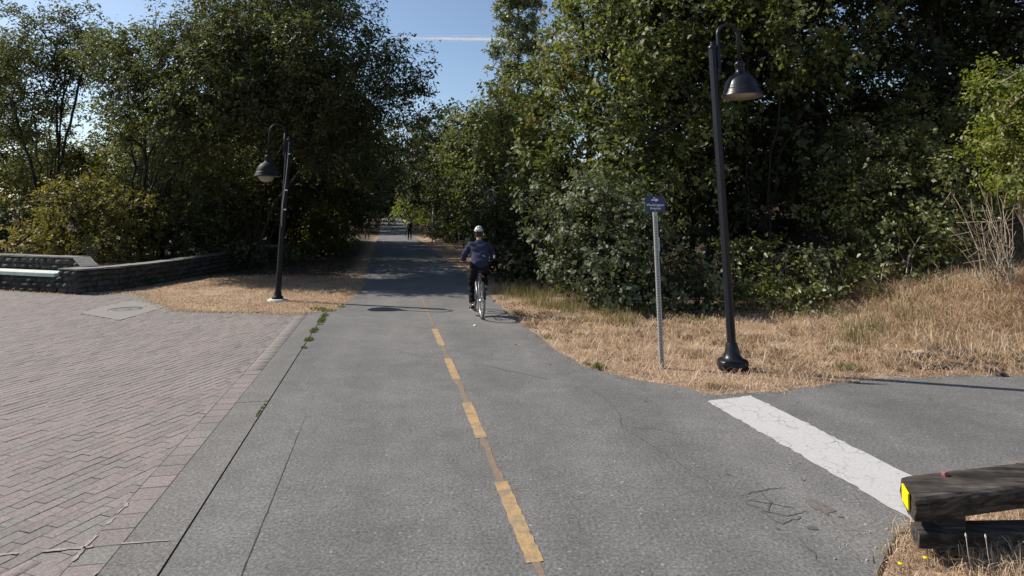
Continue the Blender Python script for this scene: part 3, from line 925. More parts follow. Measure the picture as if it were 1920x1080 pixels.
def leaf_mesh(name, cs, outs, cnt, crad, L, asp, rng, up=.55, out=.55, rndn=.8, droop=.35, flat=.65, zmin=None, tint=None, tintf=None):
    idx = np.repeat(np.arange(len(cs)), cnt)
    n = len(idx)
    K = 6
    nc = len(cs)
    td = unit(rng.normal(size=(nc, K, 3)) + .55 * outs[:, None, :] + np.array([0, 0, -.25 * droop]))
    td[..., 2] *= flat; td = unit(td)
    tn = unit(np.array([0, 0, up]) + out * outs[:, None, :] + rndn * .5 * rng.normal(size=(nc, K, 3)))
    tl = rng.uniform(.7, 1.5, (nc, K))
    k = rng.integers(0, K, n)
    d_, n_, l_ = td[idx, k], tn[idx, k], tl[idx, k] * crad
    t_ = rng.uniform(.05, 1, n) ** .75
    sd = unit(np.cross(d_, n_))
    sgn = rng.choice([-1.0, 1.0], n)
    pos = cs[idx] + d_ * (l_ * t_)[:, None] + sd * (sgn * L * rng.uniform(.15, .6, n))[:, None] + rng.normal(0, .14 * crad, (n, 3))
    pos[:, 2] -= droop * .22 * l_ * t_ ** 2
    nrm = unit(n_ + rndn * rng.normal(size=(n, 3)) * .42)
    ax = unit(d_ * .7 + sd * sgn[:, None] * .8 + rng.normal(size=(n, 3)) * .35 + np.array([0, 0, -.3 * droop]))
    ax = unit(ax - nrm * np.sum(ax * nrm, 1, keepdims=True))
    bx = np.cross(nrm, ax)
    sz = L * (.5 + .9 * rng.uniform(0, 1, n) ** 1.5)[:, None]
    fold = rng.uniform(.0, .22, n)[:, None] * sz
    tipd = nrm * (rng.uniform(-.25, .05, n)[:, None] * sz)
    V = np.stack([pos - ax * sz * .45, pos + bx * sz * asp * .5 - ax * sz * .02 + nrm * fold, pos + ax * sz * .55 + tipd, pos - bx * sz * asp * .5 - ax * sz * .02 + nrm * fold], 1)
    keep = np.ones(n, bool)
    if zmin is not None:
        keep = pos[:, 2] > ground_z(pos[:, :2]) + zmin
    V = V[keep]
    r_ = np.clip(.28 * rng.uniform(0, 1, len(cs))[idx] + .60 * rng.uniform(0, 1, n) + .06, 0, 1)
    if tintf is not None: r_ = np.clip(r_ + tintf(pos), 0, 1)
    r_ = r_[keep]
    n = len(V)
    F = np.array([(0, 1, 2), (0, 2, 3)])[None] + (np.arange(n) * 4)[:, None, None]
    return fast_mesh(name, V, F, 3, {"rnd": np.repeat(r_, 4)})

def frusta(name, A, B, ra, rb, n=6):
    A, B = np.asarray(A, float), np.asarray(B, float)
    t = unit(B - A)
    ref = np.where(np.abs(t[:, 2:3]) < .9, np.array([[0, 0, 1.0]]), np.array([[1.0, 0, 0]]))
    a = unit(np.cross(t, ref)); b = np.cross(a, t)
    q = 2 * np.pi * np.arange(n) / n
    circ = a[:, None, :] * np.cos(q)[None, :, None] + b[:, None, :] * np.sin(q)[None, :, None]
    V = np.concatenate([A[:, None] + circ * np.asarray(ra)[:, None, None], B[:, None] + circ * np.asarray(rb)[:, None, None]], 1)
    k = np.arange(n)
    f0 = np.stack([k, (k + 1) % n, (k + 1) % n + n, k + n], 1)
    F = f0[None] + (np.arange(len(A)) * 2 * n)[:, None, None]
    return fast_mesh(name, V, F, 4, None, True)

def skeleton(stems, cs, rng, rtip=.012, expo=.46, rmin_stem=.05, sub=3, wander=.06):
    """stems: polylines from the ground up. returns trunk edges, limb edges"""
    nodes_, par, is_stem = [], [], []
    for pl in stems:
        pl = np.asarray(pl, float)
        prev = -1
        for i in range(len(pl) - 1):
            k = max(2, int(np.linalg.norm(pl[i + 1] - pl[i]) / .5))
            for j in range(k if i < len(pl) - 2 else k + 1):
                q = pl[i] + (pl[i + 1] - pl[i]) * j / k
                if len(nodes_) and prev >= 0: q = q + rng.normal(0, wander * .5, 3)
                nodes_.append(q); par.append(prev); is_stem.append(True); prev = len(nodes_) - 1
    base = np.mean([np.asarray(pl[0]) for pl in stems], 0)
    zb = min(np.asarray(pl[0])[2] for pl in stems)
    zt = np.mean([np.asarray(pl[-1])[2] for pl in stems])
    order = np.argsort(np.linalg.norm(cs - base, axis=1))
    load = {}
    nd = np.array(nodes_)
    for i in order:
        c = cs[i]
        arr = nd
        dv = c - arr
        dd = np.linalg.norm(dv, axis=1)
        low_pen = np.where(arr[:, 2] < zb + .3 * (zt - zb), 2.0, 0) + np.maximum(0, arr[:, 2] - c[2]) * .9
        j = int(np.argmin(dd + low_pen))
        p0 = arr[j]; prev = j; new = []
        m = max(1, min(sub, int(dd[j] / .35)))
        for k in range(1, m + 1):
            f_ = k / m
            q = p0 + (c - p0) * f_ + np.array([0, 0, .12 * dd[j] * math.sin(math.pi * f_)]) + (rng.normal(0, wander * dd[j], 3) if k < m else 0)
            new.append(q); par.append(prev); is_stem.append(False); prev = len(par) - 1
        nodes_ += new
        nd = np.vstack([nd, np.array(new)])
        load[prev] = load.get(prev, 0) + 1
    n = len(par); w = np.zeros(n)
    for k, v_ in load.items(): w[k] += v_
    for k in range(n - 1, -1, -1):
        if par[k] >= 0: w[par[k]] += w[k]
    rad = rtip * np.maximum(w, 1) ** expo
    tr, lm = ([], [], [], []), ([], [], [], [])
    for k in range(n):
        if par[k] < 0: continue
        dst = tr if is_stem[k] else lm
        j = par[k]
        ra = rad[j] if is_stem[k] else min(rad[j], rad[k] * 1.35)
        dst[0].append(nd[j]); dst[1].append(nd[k]); dst[2].append(ra); dst[3].append(rad[k])
    return tr, lm

SPEC = {}
def species(name, **k): SPEC[name] = k
species("maple", L=.15, asp=.72, crad=.55, ncl=46, up=.5, out=.5, droop=.6, mat=leaf_mat("maple_leaf",
    [(0, (.036, .050, .018)), (.35, (.074, .092, .032)), (.7, (.13, .143, .044)), (.93, (.21, .20, .050)), (.985, (.21, .165, .036)), (1, (.26, .11, .02))], .38, .56, spec=.38))
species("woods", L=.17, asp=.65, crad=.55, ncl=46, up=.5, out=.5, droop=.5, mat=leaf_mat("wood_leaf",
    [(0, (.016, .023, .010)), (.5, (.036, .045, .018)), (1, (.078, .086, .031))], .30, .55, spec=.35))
species("locust", L=.16, asp=.42, crad=.50, ncl=40, up=.55, out=.35, droop=.5, mat=leaf_mat("locust_leaf",
    [(0, (.034, .042, .020)), (.5, (.072, .082, .036)), (.9, (.125, .13, .054)), (1, (.16, .145, .05))], .42, .55, spec=.4))
species("locust_light", L=.16, asp=.6, crad=.50, ncl=46, up=.5, out=.5, droop=.5, mat=leaf_mat("light_leaf",
    [(0, (.045, .055, .016)), (.5, (.095, .100, .026)), (.9, (.16, .148, .036)), (1, (.2, .15, .04))], .42, .6, spec=.3))
species("ivy", L=.105, asp=.8, crad=.32, ncl=40, up=.35, out=.8, droop=.5, mat=leaf_mat("ivy_leaf",
    [(0, (.048, .060, .030)), (.5, (.095, .112, .056)), (.95, (.145, .16, .085)), (1, (.19, .175, .075))], .28, .56, spec=.4))
species("golden", L=.13, asp=.55, crad=.38, ncl=40, up=.45, out=.5, droop=.2, mat=leaf_mat("golden_leaf",
    [(0, (.06, .06, .018)), (.4, (.135, .125, .034)), (.8, (.22, .185, .055)), (1, (.22, .11, .045))], .35, .6, spec=.3))
species("bright", L=.095, asp=.6, crad=.30, ncl=42, up=.45, out=.6, droop=.4, mat=leaf_mat("bright_leaf",
    [(0, (.06, .085, .014)), (.5, (.135, .16, .024)), (1, (.22, .215, .036))], .42, .45))
species("bramble", L=.105, asp=.7, crad=.34, ncl=38, up=.4, out=.6, droop=.4, mat=leaf_mat("bramble_leaf",
    [(0, (.040, .050, .018)), (.5, (.11, .125, .042)), (.9, (.19, .19, .062)), (1, (.22, .11, .04))], .33, .42))
species("poplar", L=.17, asp=.7, crad=.45, ncl=40, up=.6, out=.4, droop=-.5, mat=leaf_mat("poplar_leaf",
    [(0, (.09, .10, .055)), (.5, (.16, .175, .10)), (1, (.22, .23, .13))], .3, .4))

def plant(name, label, cat, lobes, stems, sp, cov=3.0, seed=1, group=None, Lk=1.0, zmin=None, shell=.45, rtip=.012, crown="crown", limbs=True, bark=None, tintf=None, crk=1.0, sub=3, expo=.46, trunkname="trunk"):
    """lobes: list of (px,py,y,r) or (vec, r)"""
    rng = np.random.default_rng(seed)
    S = SPEC[sp]
    LB = []
    for lb in lobes:
        if len(lb) == 4:
            c = W(lb[0], lb[1], lb[2]); r = lb[3]
        else:
            c, r = np.asarray(lb[0], float), lb[1]
        LB.append((c, (r, r, r) if not hasattr(r, '__len__') else r))
    L = S['L'] * Lk
    cs, outs, cnt = sample_lobes(LB, cov, L, S['asp'], S['ncl'], rng, shell)
    if zmin is not None:
        k = cs[:, 2] > ground_z(cs[:, :2]) + zmin
        cs, outs, cnt = cs[k], outs[k], cnt[k]
    b = np.mean([np.asarray(pl[0]) for pl in stems], 0)
    root = empty(name, tuple(b))
    tag(root, label, cat, group)
    org = Vector(tuple(b))
    def add(nm, me, m):
        me.transform(Matrix.Translation(-org))
        return link(nm, me, m, root)
    add(crown, leaf_mesh(crown, cs, outs, cnt, S['crad'] * crk, L, S['asp'], rng, S['up'], S['out'], .8, S['droop'], zmin=zmin, tintf=tintf), S['mat'])
    sub_cs = cs[rng.permutation(len(cs))[:420]]
    tr, lm = skeleton(stems, sub_cs, rng, rtip, expo, sub=sub)
    bk = bark or M_BARK
    add(trunkname, frusta(trunkname, *[list(a_) + list(b_) for a_, b_ in zip(tr, lm)], n=6), bk)
    return root

def gp3(x, y, dz=-.1):
    return np.array([x, y, gz(x, y) + dz])

def fan(x, y, tops, spread=.25, seed=0):
    """several stems from one base to the tops (world)"""
    rng = np.random.default_rng(seed)
    out = []
    for i, tp in enumerate(tops):
        b = gp3(x + rng.uniform(-spread, spread), y + rng.uniform(-spread, spread))
        tp = np.asarray(tp, float)
        m1 = b + (tp - b) * .35 + np.array([0, 0, .10 * np.linalg.norm(tp - b)]); m1[:2] = b[:2] + (tp[:2] - b[:2]) * .25
        m2 = b + (tp - b) * .7 + np.array([0, 0, .06 * np.linalg.norm(tp - b)])
        out.append([b, m1, m2, tp])
    return out

# ------------------------------------------------------------------ trees on the left
plant("tree", "tall multi-stemmed leafy tree behind left lamp with crown reaching towards the path", "tree",
      [(612, 95, 21, 2.3), (530, 60, 22, 2.8), (695, 165, 20.5, 1.7), (745, 130, 20.5, 1.1), (600, 190, 20.5, 2.0), (500, 180, 20.5, 1.7), (530, -50, 22, 2.6), (600, 0, 22, 1.5), (455, 20, 23, 2.1),
       (700, 250, 22, 1.9), (640, 280, 22, 1.6), (540, 230, 20, 1.2), (470, 230, 19.6, 1.0), (520, 120, 19.4, 1.5), (590, 110, 19.2, 1.5), (460, 60, 20, 1.5), (420, 310, 21.4, 1.0), (385, 300, 21.6, .9), (455, 335, 22.3, .9), (435, 320, 25, 1.1), (485, 320, 27, 1.2), (540, 335, 28.5, 1.2), (400, 352, 21.8, .8), (450, 372, 22.6, .8), (500, 350, 23.6, .9), (550, 362, 24.6, .9), (595, 350, 25.6, 1.0), (640, 350, 26.5, 1.0)],
      fan(-10.0, 23.0, [W(430, 120, 23), W(520, 60, 23), W(600, 110, 22), W(690, 150, 21.5), W(640, 230, 22), W(470, 160, 21.5), W(560, 100, 21), W(420, 60, 22)], .5, 1), "locust", 2.7, 21, rtip=.009, expo=.40)
plant("tree", "dark airy tree with thin fanned branches, second from the left lamp", "tree",
      [(330, 110, 20.5, 1.7), (260, 115, 20.8, 1.4), (405, 65, 20.5, 1.5), (215, 100, 21, 1.0), (400, 170, 19.6, 1.3), (320, 190, 21, 1.0), (440, 120, 19.6, 1.4), (250, 190, 21, .9), (380, 230, 20, .9), (180, 95, 21.5, .7), (300, 240, 19.3, .9), (340, 270, 19.6, .8), (420, 250, 19.6, .9), (230, 150, 21, .9), (285, 80, 21, .6), (350, 200, 18.6, 1.1), (450, 190, 18.6, 1.1), (405, 125, 18.8, 1.2), (260, 180, 19.6, 1.0), (330, 100, 19.4, 1.0), (230, 230, 20, .8)],
      fan(-13.4, 21.2, [W(235, 110, 21), W(280, 100, 20.8), W(320, 90, 20.8), W(370, 60, 20.6), W(420, 120, 20.2), W(270, 200, 21), W(450, 170, 19.8), W(350, 150, 20)], .3, 2), "locust", 2.5, 22, rtip=.008, expo=.40)
plant("tree", "slender dark tree leaning over the golden bush with sky showing through its crown", "tree",
      [(100, 80, 24, 1.5), (60, 140, 24, 1.7), (140, 50, 24, 1.1), (30, 200, 24, 1.2), (150, 120, 24.5, 1.0), (10, 110, 24.5, 1.4), (120, 150, 24.5, .8), (70, 230, 24, .9), (60, 290, 24, .9), (185, 110, 25, .9), (20, 60, 24.5, 1.1), (165, 80, 24.6, .8)],
      fan(-19.3, 24.5, [W(60, 120, 24), W(105, 90, 24), W(145, 70, 24.2), W(20, 180, 24), W(80, 160, 24), W(125, 120, 24.1), W(160, 100, 24.4)], .35, 3), "locust", 2.1, 23, rtip=.008, expo=.40)
plant("tree", "hazy backlit tree at the far left edge", "tree",
      [(-50, 130, 29, 2.4), (-10, 220, 29, 2.2), (-90, 240, 29, 3.0), (-30, 330, 30, 2.5), (-140, 120, 29, 3)],
      fan(-28.5, 30, [W(-50, 120, 29), W(-10, 200, 29), W(-100, 220, 29)], .3, 4), "locust", 2.4, 24, Lk=1.15, rtip=.009, expo=.40)
bgt = [("pale yellow green tree behind the slender dark tree", 60, 320, 40, 3.6, 31), ("sunlit yellow green tree filling the gap above the golden bush", 180, 300, 42, 3.8, 32),
       ("olive tree behind the dark airy tree", 310, 275, 39, 3.6, 33), ("shaded green tree behind the multi-stemmed trunks", 450, 290, 36, 3.8, 34)]
for lab, px, py, y, r, sd in bgt:
    c = W(px, py - 8, y)
    plant("tree", lab, "tree", [((c[0], c[1], c[2]), (r, r, r * .85)), ((c[0] - 1.8, c[1] + .5, c[2] - 1.6), (r * .8,) * 3), ((c[0] + 1.8, c[1], c[2] - 1.4), (r * .8,) * 3), ((c[0] + .3, c[1] - .5, c[2] - 2.6), (r * .9,) * 3)],
          fan(c[0], c[1], [(c[0] - 1, c[1], c[2] + 1), (c[0] + 1, c[1], c[2] + .6)], .2, sd), "locust_light", 2.2, sd, Lk=1.5, crk=1.5, group="sunlit trees beyond the planting bed")
plant("bush", "golden green bush standing above the stone wall", "bush",
      [(150, 395, 20, 1.25), (80, 415, 20.3, .95), (225, 410, 20, 1.1), (130, 440, 19.5, .9), (200, 445, 19.4, .9), (260, 430, 20.5, .9), (60, 450, 20, .5), (170, 360, 20.5, .8)],
      fan(-15, 20, [W(150, 380, 20), W(90, 400, 20.2), W(220, 400, 20)], .5, 5), "golden", 2.6, 41, zmin=.05, crown="foliage", trunkname="stems", tintf=lambda p: .12 * (p[:, 0] < -15.5) - .05)
plant("bush", "dark shaded shrub between golden bush and tree trunks", "bush",
      [(330, 390, 22.5, 1.5), (390, 410, 22.5, 1.2), (300, 430, 22, 1.0), (360, 450, 21.5, .8), (420, 440, 23, .9), (350, 320, 24, 1.4), (270, 350, 24, 1.2)],
      fan(-13.3, 22.5, [W(330, 380, 22.5), W(390, 400, 22.5), W(350, 320, 24)], .4, 6), "locust", 2.8, 42, zmin=.05, crown="foliage", trunkname="stems")
plant("bush", "dark low evergreen clump at far left behind the bench wall", "bush",
      [(5, 440, 22, .75), (-30, 420, 22, 1.1), (10, 400, 22.5, .8)], fan(-20.5, 22.3, [W(0, 430, 22), W(-30, 410, 22)], .3, 7), "woods", 3, 43, zmin=.03, crown="foliage", trunkname="stems")
plant("bush", "low pale leaved plant at the foot of the tree trunks", "bush",
      [(455, 460, 23, .55), (475, 470, 22.5, .4), (440, 475, 22.5, .4)], fan(-10.8, 22.8, [W(455, 455, 23), W(470, 465, 22.7)], .2, 8), "ivy", 2.4, 44, zmin=.02, crown="foliage", trunkname="stems")
plant("bush", "rounded shrub with sunlit yellow top beside the path on the left", "bush",
      [(612, 420, 30, 1.1), (590, 440, 30, 1.0), (630, 445, 29.5, .9), (605, 395, 30, .7), (570, 455, 29.5, .7)],
      fan(-9.8, 30, [W(612, 410, 30), W(590, 430, 30), W(630, 435, 29.5)], .3, 9), "locust_light", 3, 45, zmin=.03, crown="foliage", trunkname="stems")
plant("bush", "low dim undergrowth plant between left lamp and shrub", "bush",
      [(545, 470, 24.5, .5), (570, 478, 25, .45), (520, 478, 24, .4)], fan(-9.3, 24.6, [W(545, 465, 24.5), W(570, 472, 25)], .2, 10), "ivy", 2.2, 46, zmin=.02, crown="foliage", trunkname="stems")

# ------------------------------------------------------------------ trees that line the path ahead
def path_tree(s, t, h, r, sd, label, sp="woods", lean=0.0, low=.22, group=None, Lk=1.3):
    q = P(s, t); z0 = gz(q[0], q[1])
    rng = np.random.default_rng(sd)
    lb = []
    nl = 7
    for k in range(nl):
        zz = z0 + h * (low + (1 - low) * (k + .3) / nl)
        rr_ = r * (.75 + .35 * math.sin(math.pi * (k + .6) / nl))
        off = rng.uniform(-.45, .45, 2) * r
        off += PN * lean * (k + 1) / nl
        lb.append(((q[0] + off[0], q[1] + off[1], zz - rr_ * .2), (rr_, rr_, rr_ * .72)))
    tops = [(q[0] + PN[0] * lean + rng.uniform(-1, 1), q[1] + rng.uniform(-1, 1), z0 + h * .85) for _ in range(2)]
    return plant("tree", label, "tree", lb, fan(q[0], q[1], tops, .25, sd), sp, 2.1, sd, group, Lk=Lk, crk=Lk, rtip=.016)

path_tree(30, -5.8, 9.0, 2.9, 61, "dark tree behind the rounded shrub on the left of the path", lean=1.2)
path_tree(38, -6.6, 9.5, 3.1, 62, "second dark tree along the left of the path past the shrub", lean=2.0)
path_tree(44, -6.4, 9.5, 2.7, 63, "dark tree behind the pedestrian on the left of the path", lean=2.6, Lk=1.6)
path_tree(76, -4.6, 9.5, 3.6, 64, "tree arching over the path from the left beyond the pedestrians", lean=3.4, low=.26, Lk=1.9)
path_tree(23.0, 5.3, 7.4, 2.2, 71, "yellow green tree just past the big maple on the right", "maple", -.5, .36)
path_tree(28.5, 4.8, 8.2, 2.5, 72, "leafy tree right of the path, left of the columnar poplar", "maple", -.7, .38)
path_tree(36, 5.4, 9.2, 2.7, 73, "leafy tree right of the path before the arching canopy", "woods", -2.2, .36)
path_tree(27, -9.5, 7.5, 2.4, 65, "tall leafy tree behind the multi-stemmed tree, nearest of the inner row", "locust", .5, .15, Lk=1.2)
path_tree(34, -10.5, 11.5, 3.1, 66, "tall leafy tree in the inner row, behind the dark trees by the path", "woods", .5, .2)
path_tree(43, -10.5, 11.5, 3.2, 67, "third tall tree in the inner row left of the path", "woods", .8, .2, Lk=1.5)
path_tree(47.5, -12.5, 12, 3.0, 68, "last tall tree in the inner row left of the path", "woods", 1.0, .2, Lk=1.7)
path_tree(24, -7.2, 9.2, 2.7, 60, "shaded tree close behind the multi-stemmed trunks, added to shade the path", "woods", 1.6, .3, Lk=1.1)  # extra tree put in behind the others to deepen the path's shade
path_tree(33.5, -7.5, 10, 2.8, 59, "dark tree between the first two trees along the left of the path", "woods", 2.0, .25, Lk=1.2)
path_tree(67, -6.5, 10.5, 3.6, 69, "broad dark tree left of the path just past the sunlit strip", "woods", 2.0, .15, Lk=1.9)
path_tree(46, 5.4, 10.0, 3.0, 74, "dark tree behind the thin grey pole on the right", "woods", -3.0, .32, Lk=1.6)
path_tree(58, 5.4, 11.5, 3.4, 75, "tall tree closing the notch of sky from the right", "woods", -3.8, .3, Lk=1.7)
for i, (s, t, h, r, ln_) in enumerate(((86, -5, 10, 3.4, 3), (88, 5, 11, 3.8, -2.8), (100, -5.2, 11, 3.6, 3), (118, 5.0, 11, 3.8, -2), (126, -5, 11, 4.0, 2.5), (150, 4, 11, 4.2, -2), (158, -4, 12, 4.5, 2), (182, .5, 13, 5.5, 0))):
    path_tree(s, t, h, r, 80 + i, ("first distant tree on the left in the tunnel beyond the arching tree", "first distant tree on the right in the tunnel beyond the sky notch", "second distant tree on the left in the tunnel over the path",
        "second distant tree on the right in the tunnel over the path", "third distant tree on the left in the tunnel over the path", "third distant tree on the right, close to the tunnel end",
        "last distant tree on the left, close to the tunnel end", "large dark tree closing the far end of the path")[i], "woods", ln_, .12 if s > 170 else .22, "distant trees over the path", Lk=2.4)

# ------------------------------------------------------------------ trees and bushes on the right
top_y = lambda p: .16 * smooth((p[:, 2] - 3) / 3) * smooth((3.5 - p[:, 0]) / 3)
plant("tree", "big sunlit maple with yellow green leaves right of the path", "tree",
      [(1150, 140, 16.5, 2.0), (1060, 215, 17.5, 1.5), (1230, 220, 15.5, 1.6), (1140, 0, 17.5, 1.9), (1230, 40, 16, 2.1), (990, 200, 19, 1.5), (960, 280, 20, 1.4), (1180, 290, 15.3, 1.2), (1080, 310, 16.5, 1.2),
       (1160, -120, 18, 2.2), (1075, 100, 18.5, 1.25), (1280, 130, 15.5, 1.3), (1010, 330, 18, 1.0), (1250, -80, 16.5, 2.0), (1160, -260, 17.5, 2.5), (1290, -220, 16.5, 2.3), (1060, -190, 18.2, 2.0)],
      fan(2.6, 17.6, [W(1100, 60, 17.5), W(1180, 120, 16.5), W(1230, 60, 16.5), W(1020, 200, 18.5)], .4, 11), "maple", 2.9, 51, rtip=.011, tintf=top_y)
plant("tree", "columnar poplar rising above the other trees", "tree",
      [((W(972, 90, 46)[0], 46, 4 + k * 2.1), (2.3 - .03 * k, 2.3 - .03 * k, 1.8)) for k in range(12)] ,
      [[gp3(W(972, 90, 46)[0], 46), (W(972, 90, 46)[0], 46, 10), (W(972, 90, 46)[0], 46, 26)]], "poplar", 6.0, 52, Lk=1.35, crk=1.1)
plant("bush", "dense ivy covered bush beside the path, left of the sign post", "bush",
      [(1110, 400, 13.6, .95), (1060, 430, 14.2, .75), (1165, 430, 13.4, .95), (1120, 480, 13.2, .9), (1190, 490, 13.0, .75), (1060, 500, 14, .65), (1150, 540, 12.9, .6), (1210, 545, 12.7, .5), (1150, 568, 12.5, .42), (1205, 575, 12.4, .36), (1090, 370, 14, .6), (1010, 380, 15, .55), (1200, 390, 13.8, .7)],
      fan(2.3, 13.9, [W(1110, 400, 13.8), W(1165, 430, 13.6), W(1120, 480, 13.5)], .4, 12), "ivy", 3.3, 53, zmin=.03, crown="foliage", trunkname="stems")
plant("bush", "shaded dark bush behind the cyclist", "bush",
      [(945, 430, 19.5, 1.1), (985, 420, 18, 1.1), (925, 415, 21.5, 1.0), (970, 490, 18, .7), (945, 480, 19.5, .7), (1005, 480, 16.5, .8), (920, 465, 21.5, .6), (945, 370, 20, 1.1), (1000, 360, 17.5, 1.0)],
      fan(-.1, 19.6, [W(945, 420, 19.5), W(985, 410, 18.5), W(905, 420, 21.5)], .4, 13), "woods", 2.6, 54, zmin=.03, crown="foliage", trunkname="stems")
plant("bush", "small pale green shrub between sign post and right lamp", "bush",
      [(1295, 510, 12.7, .42), (1275, 540, 12.6, .38), (1320, 530, 12.6, .4), (1300, 555, 12.4, .35)], fan(3.9, 12.7, [W(1295, 505, 12.7), W(1318, 525, 12.6)], .15, 14), "ivy", 2.6, 55, zmin=.02, crown="foliage", trunkname="stems")
plant("bush", "sunlit yellow green bush along the right of the path behind the thin pole", "bush",
      [(862, 365, 50, 1.7), (840, 395, 50, 1.7), (880, 390, 47, 1.6), (828, 420, 48, 1.3), (872, 340, 52, 1.5), (895, 415, 45, 1.4), (815, 438, 46, .7), (850, 430, 45, 1.0), (800, 370, 55, 1.2)],
      fan(W(860, 400, 50)[0], 50.5, [W(862, 360, 50), W(840, 390, 50)], .3, 15), "bramble", 2.8, 56, zmin=.02, Lk=1.7, crk=1.4, crown="foliage", trunkname="stems")
plant("bush", "bright sunlit bush at the right path edge beside the far walker", "bush",
      [(762, 385, 60, 1.1), (770, 402, 58, 1.0), (752, 398, 63, 1.0), (758, 366, 63, .9), (780, 410, 56, .7)],
      fan(W(766, 400, 60)[0], 60, [W(762, 385, 60), W(770, 395, 59)], .3, 16), "bright", 2.6, 57, zmin=.02, Lk=2.2, crk=1.6, crown="foliage", trunkname="stems")
# dark wood behind the right lamp
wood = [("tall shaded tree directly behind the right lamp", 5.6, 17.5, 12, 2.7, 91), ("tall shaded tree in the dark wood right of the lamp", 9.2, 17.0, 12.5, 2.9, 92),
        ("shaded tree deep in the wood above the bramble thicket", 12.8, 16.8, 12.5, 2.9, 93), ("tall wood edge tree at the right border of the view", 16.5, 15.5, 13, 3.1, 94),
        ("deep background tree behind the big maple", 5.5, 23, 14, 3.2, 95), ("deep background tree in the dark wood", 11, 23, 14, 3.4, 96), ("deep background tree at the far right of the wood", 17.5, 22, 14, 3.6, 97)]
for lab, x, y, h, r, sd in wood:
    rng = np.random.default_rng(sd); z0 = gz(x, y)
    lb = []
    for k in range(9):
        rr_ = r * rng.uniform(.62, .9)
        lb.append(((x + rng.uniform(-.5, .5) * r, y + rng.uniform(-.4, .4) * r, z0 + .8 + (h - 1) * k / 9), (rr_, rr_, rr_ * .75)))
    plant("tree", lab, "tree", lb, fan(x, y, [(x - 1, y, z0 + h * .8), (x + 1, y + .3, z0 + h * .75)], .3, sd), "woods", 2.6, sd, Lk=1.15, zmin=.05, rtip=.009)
plant("tree", "tree with lit leaf sprays overhanging above the right lamp", "tree",
      [(1500, 50, 14, .95), (1420, 10, 14, .8), (1560, 110, 14.2, .7), (1660, 0, 14, .8), (1480, 130, 14.5, .6), (1400, 200, 14.8, .6), (1330, 190, 14.6, .6), (1340, 260, 14.4, .55), (1300, 320, 14.2, .5), (1330, 60, 14.6, .8), (1600, -110, 14.4, 1.3), (1450, -80, 14.2, 1.3)],
      fan(6.4, 15.6, [W(1480, 60, 14.5), W(1620, -20, 14.5), W(1400, 100, 14.8), W(1560, 80, 14.4)], .3, 17), "maple", 2.2, 58, rtip=.004, expo=.42)
plant("bush", "bramble thicket with sunlit leaves on the bank right of the lamp", "bush",
      [(1760, 330, 12.6, .95), (1690, 300, 13.2, .8), (1800, 250, 13, .9), (1650, 390, 12.9, .7), (1730, 420, 12.4, .75), (1820, 400, 12.3, .8), (1600, 440, 13, .6), (1680, 480, 12.4, .5), (1560, 400, 13.6, .7), (1780, 480, 12.2, .5), (1850, 330, 12.3, .8),
       (1610, 330, 13.6, .6), (1560, 500, 12.7, .5), (1500, 520, 12.9, .5), (1450, 500, 13.3, .55), (1400, 470, 13.7, .6), (1640, 250, 15, .9), (1560, 300, 15, .9), (1720, 220, 14.5, .7), (1405, 540, 12.7, .48), (1465, 555, 12.3, .46), (1535, 558, 12.1, .42), (1355, 548, 12.9, .42), (1590, 545, 12.2, .42)],
      fan(9.0, 13.0, [W(1760, 330, 12.9), W(1690, 310, 13.2), W(1820, 400, 12.6), W(1620, 430, 13)], .6, 18), "bramble", 2.3, 59, zmin=.02, crown="foliage", trunkname="stems", rtip=.005)
plant("bush", "bright yellow green shrub on bare stems at the right edge", "bush",
      [(1890, 190, 10.8, .62), (1925, 260, 10.6, .65), (1880, 270, 10.7, .5), (1900, 330, 10.5, .45), (1960, 180, 10.6, .8), (1860, 150, 11, .42), (1960, 330, 10.5, .6)],
      fan(9.75, 10.9, [W(1885, 200, 10.8), W(1925, 260, 10.6), W(1900, 320, 10.6), W(1950, 200, 10.6)], .25, 19), "bright", 2.6, 60, crown="foliage", trunkname="stems", bark=M_BARKP, rtip=.006)

# dead stalks and twigs on the bank
def twigs(name, label, specs, m, seed):
    rng = np.random.default_rng(seed)
    root = None
    for (px, py, y, px2, py2, y2, r) in specs:
        A, B, ra, rb = [], [], [], []
        p0 = W(px, py, y); p1 = W(px2, py2, y2)
        g0 = gz(p0[0], p0[1])
        if py > 470: p0[2] = g0 - .05
        if root is None:
            c0 = Vector((p0[0], p0[1], g0))
            root = empty(name, tuple(c0)); tag(root, label, "plant")
        k = 5; prev = p0
        for j in range(1, k + 1):
            q = p0 + (p1 - p0) * j / k + rng.normal(0, .03, 3)
            A.append(prev); B.append(q); ra.append(r * (1 - .12 * (j - 1))); rb.append(r * (1 - .12 * j))
            if rng.uniform() < .6:
                e = q + unit(rng.normal(size=3)) * rng.uniform(.15, .45)
                A.append(q); B.append(e); ra.append(r * .5); rb.append(r * .25)
            prev = q
        me = frusta("stalk", A, B, ra, rb, 5)
        me.transform(Matrix.Translation(-c0))
        link("stalk", me, m, root)
rt = np.random.default_rng(5)
twigs("dead_shrub", "bare pale twigs and dead stalks at the right end of the bank", [(1870 + rt.uniform(-25, 40), 520, 10.6 + rt.uniform(-.3, .4), 1850 + rt.uniform(-70, 60), 360 + rt.uniform(-30, 90), 10.6 + rt.uniform(-.5, .5), rt.uniform(.006, .014)) for _ in range(26)], M_BARKP, 3)
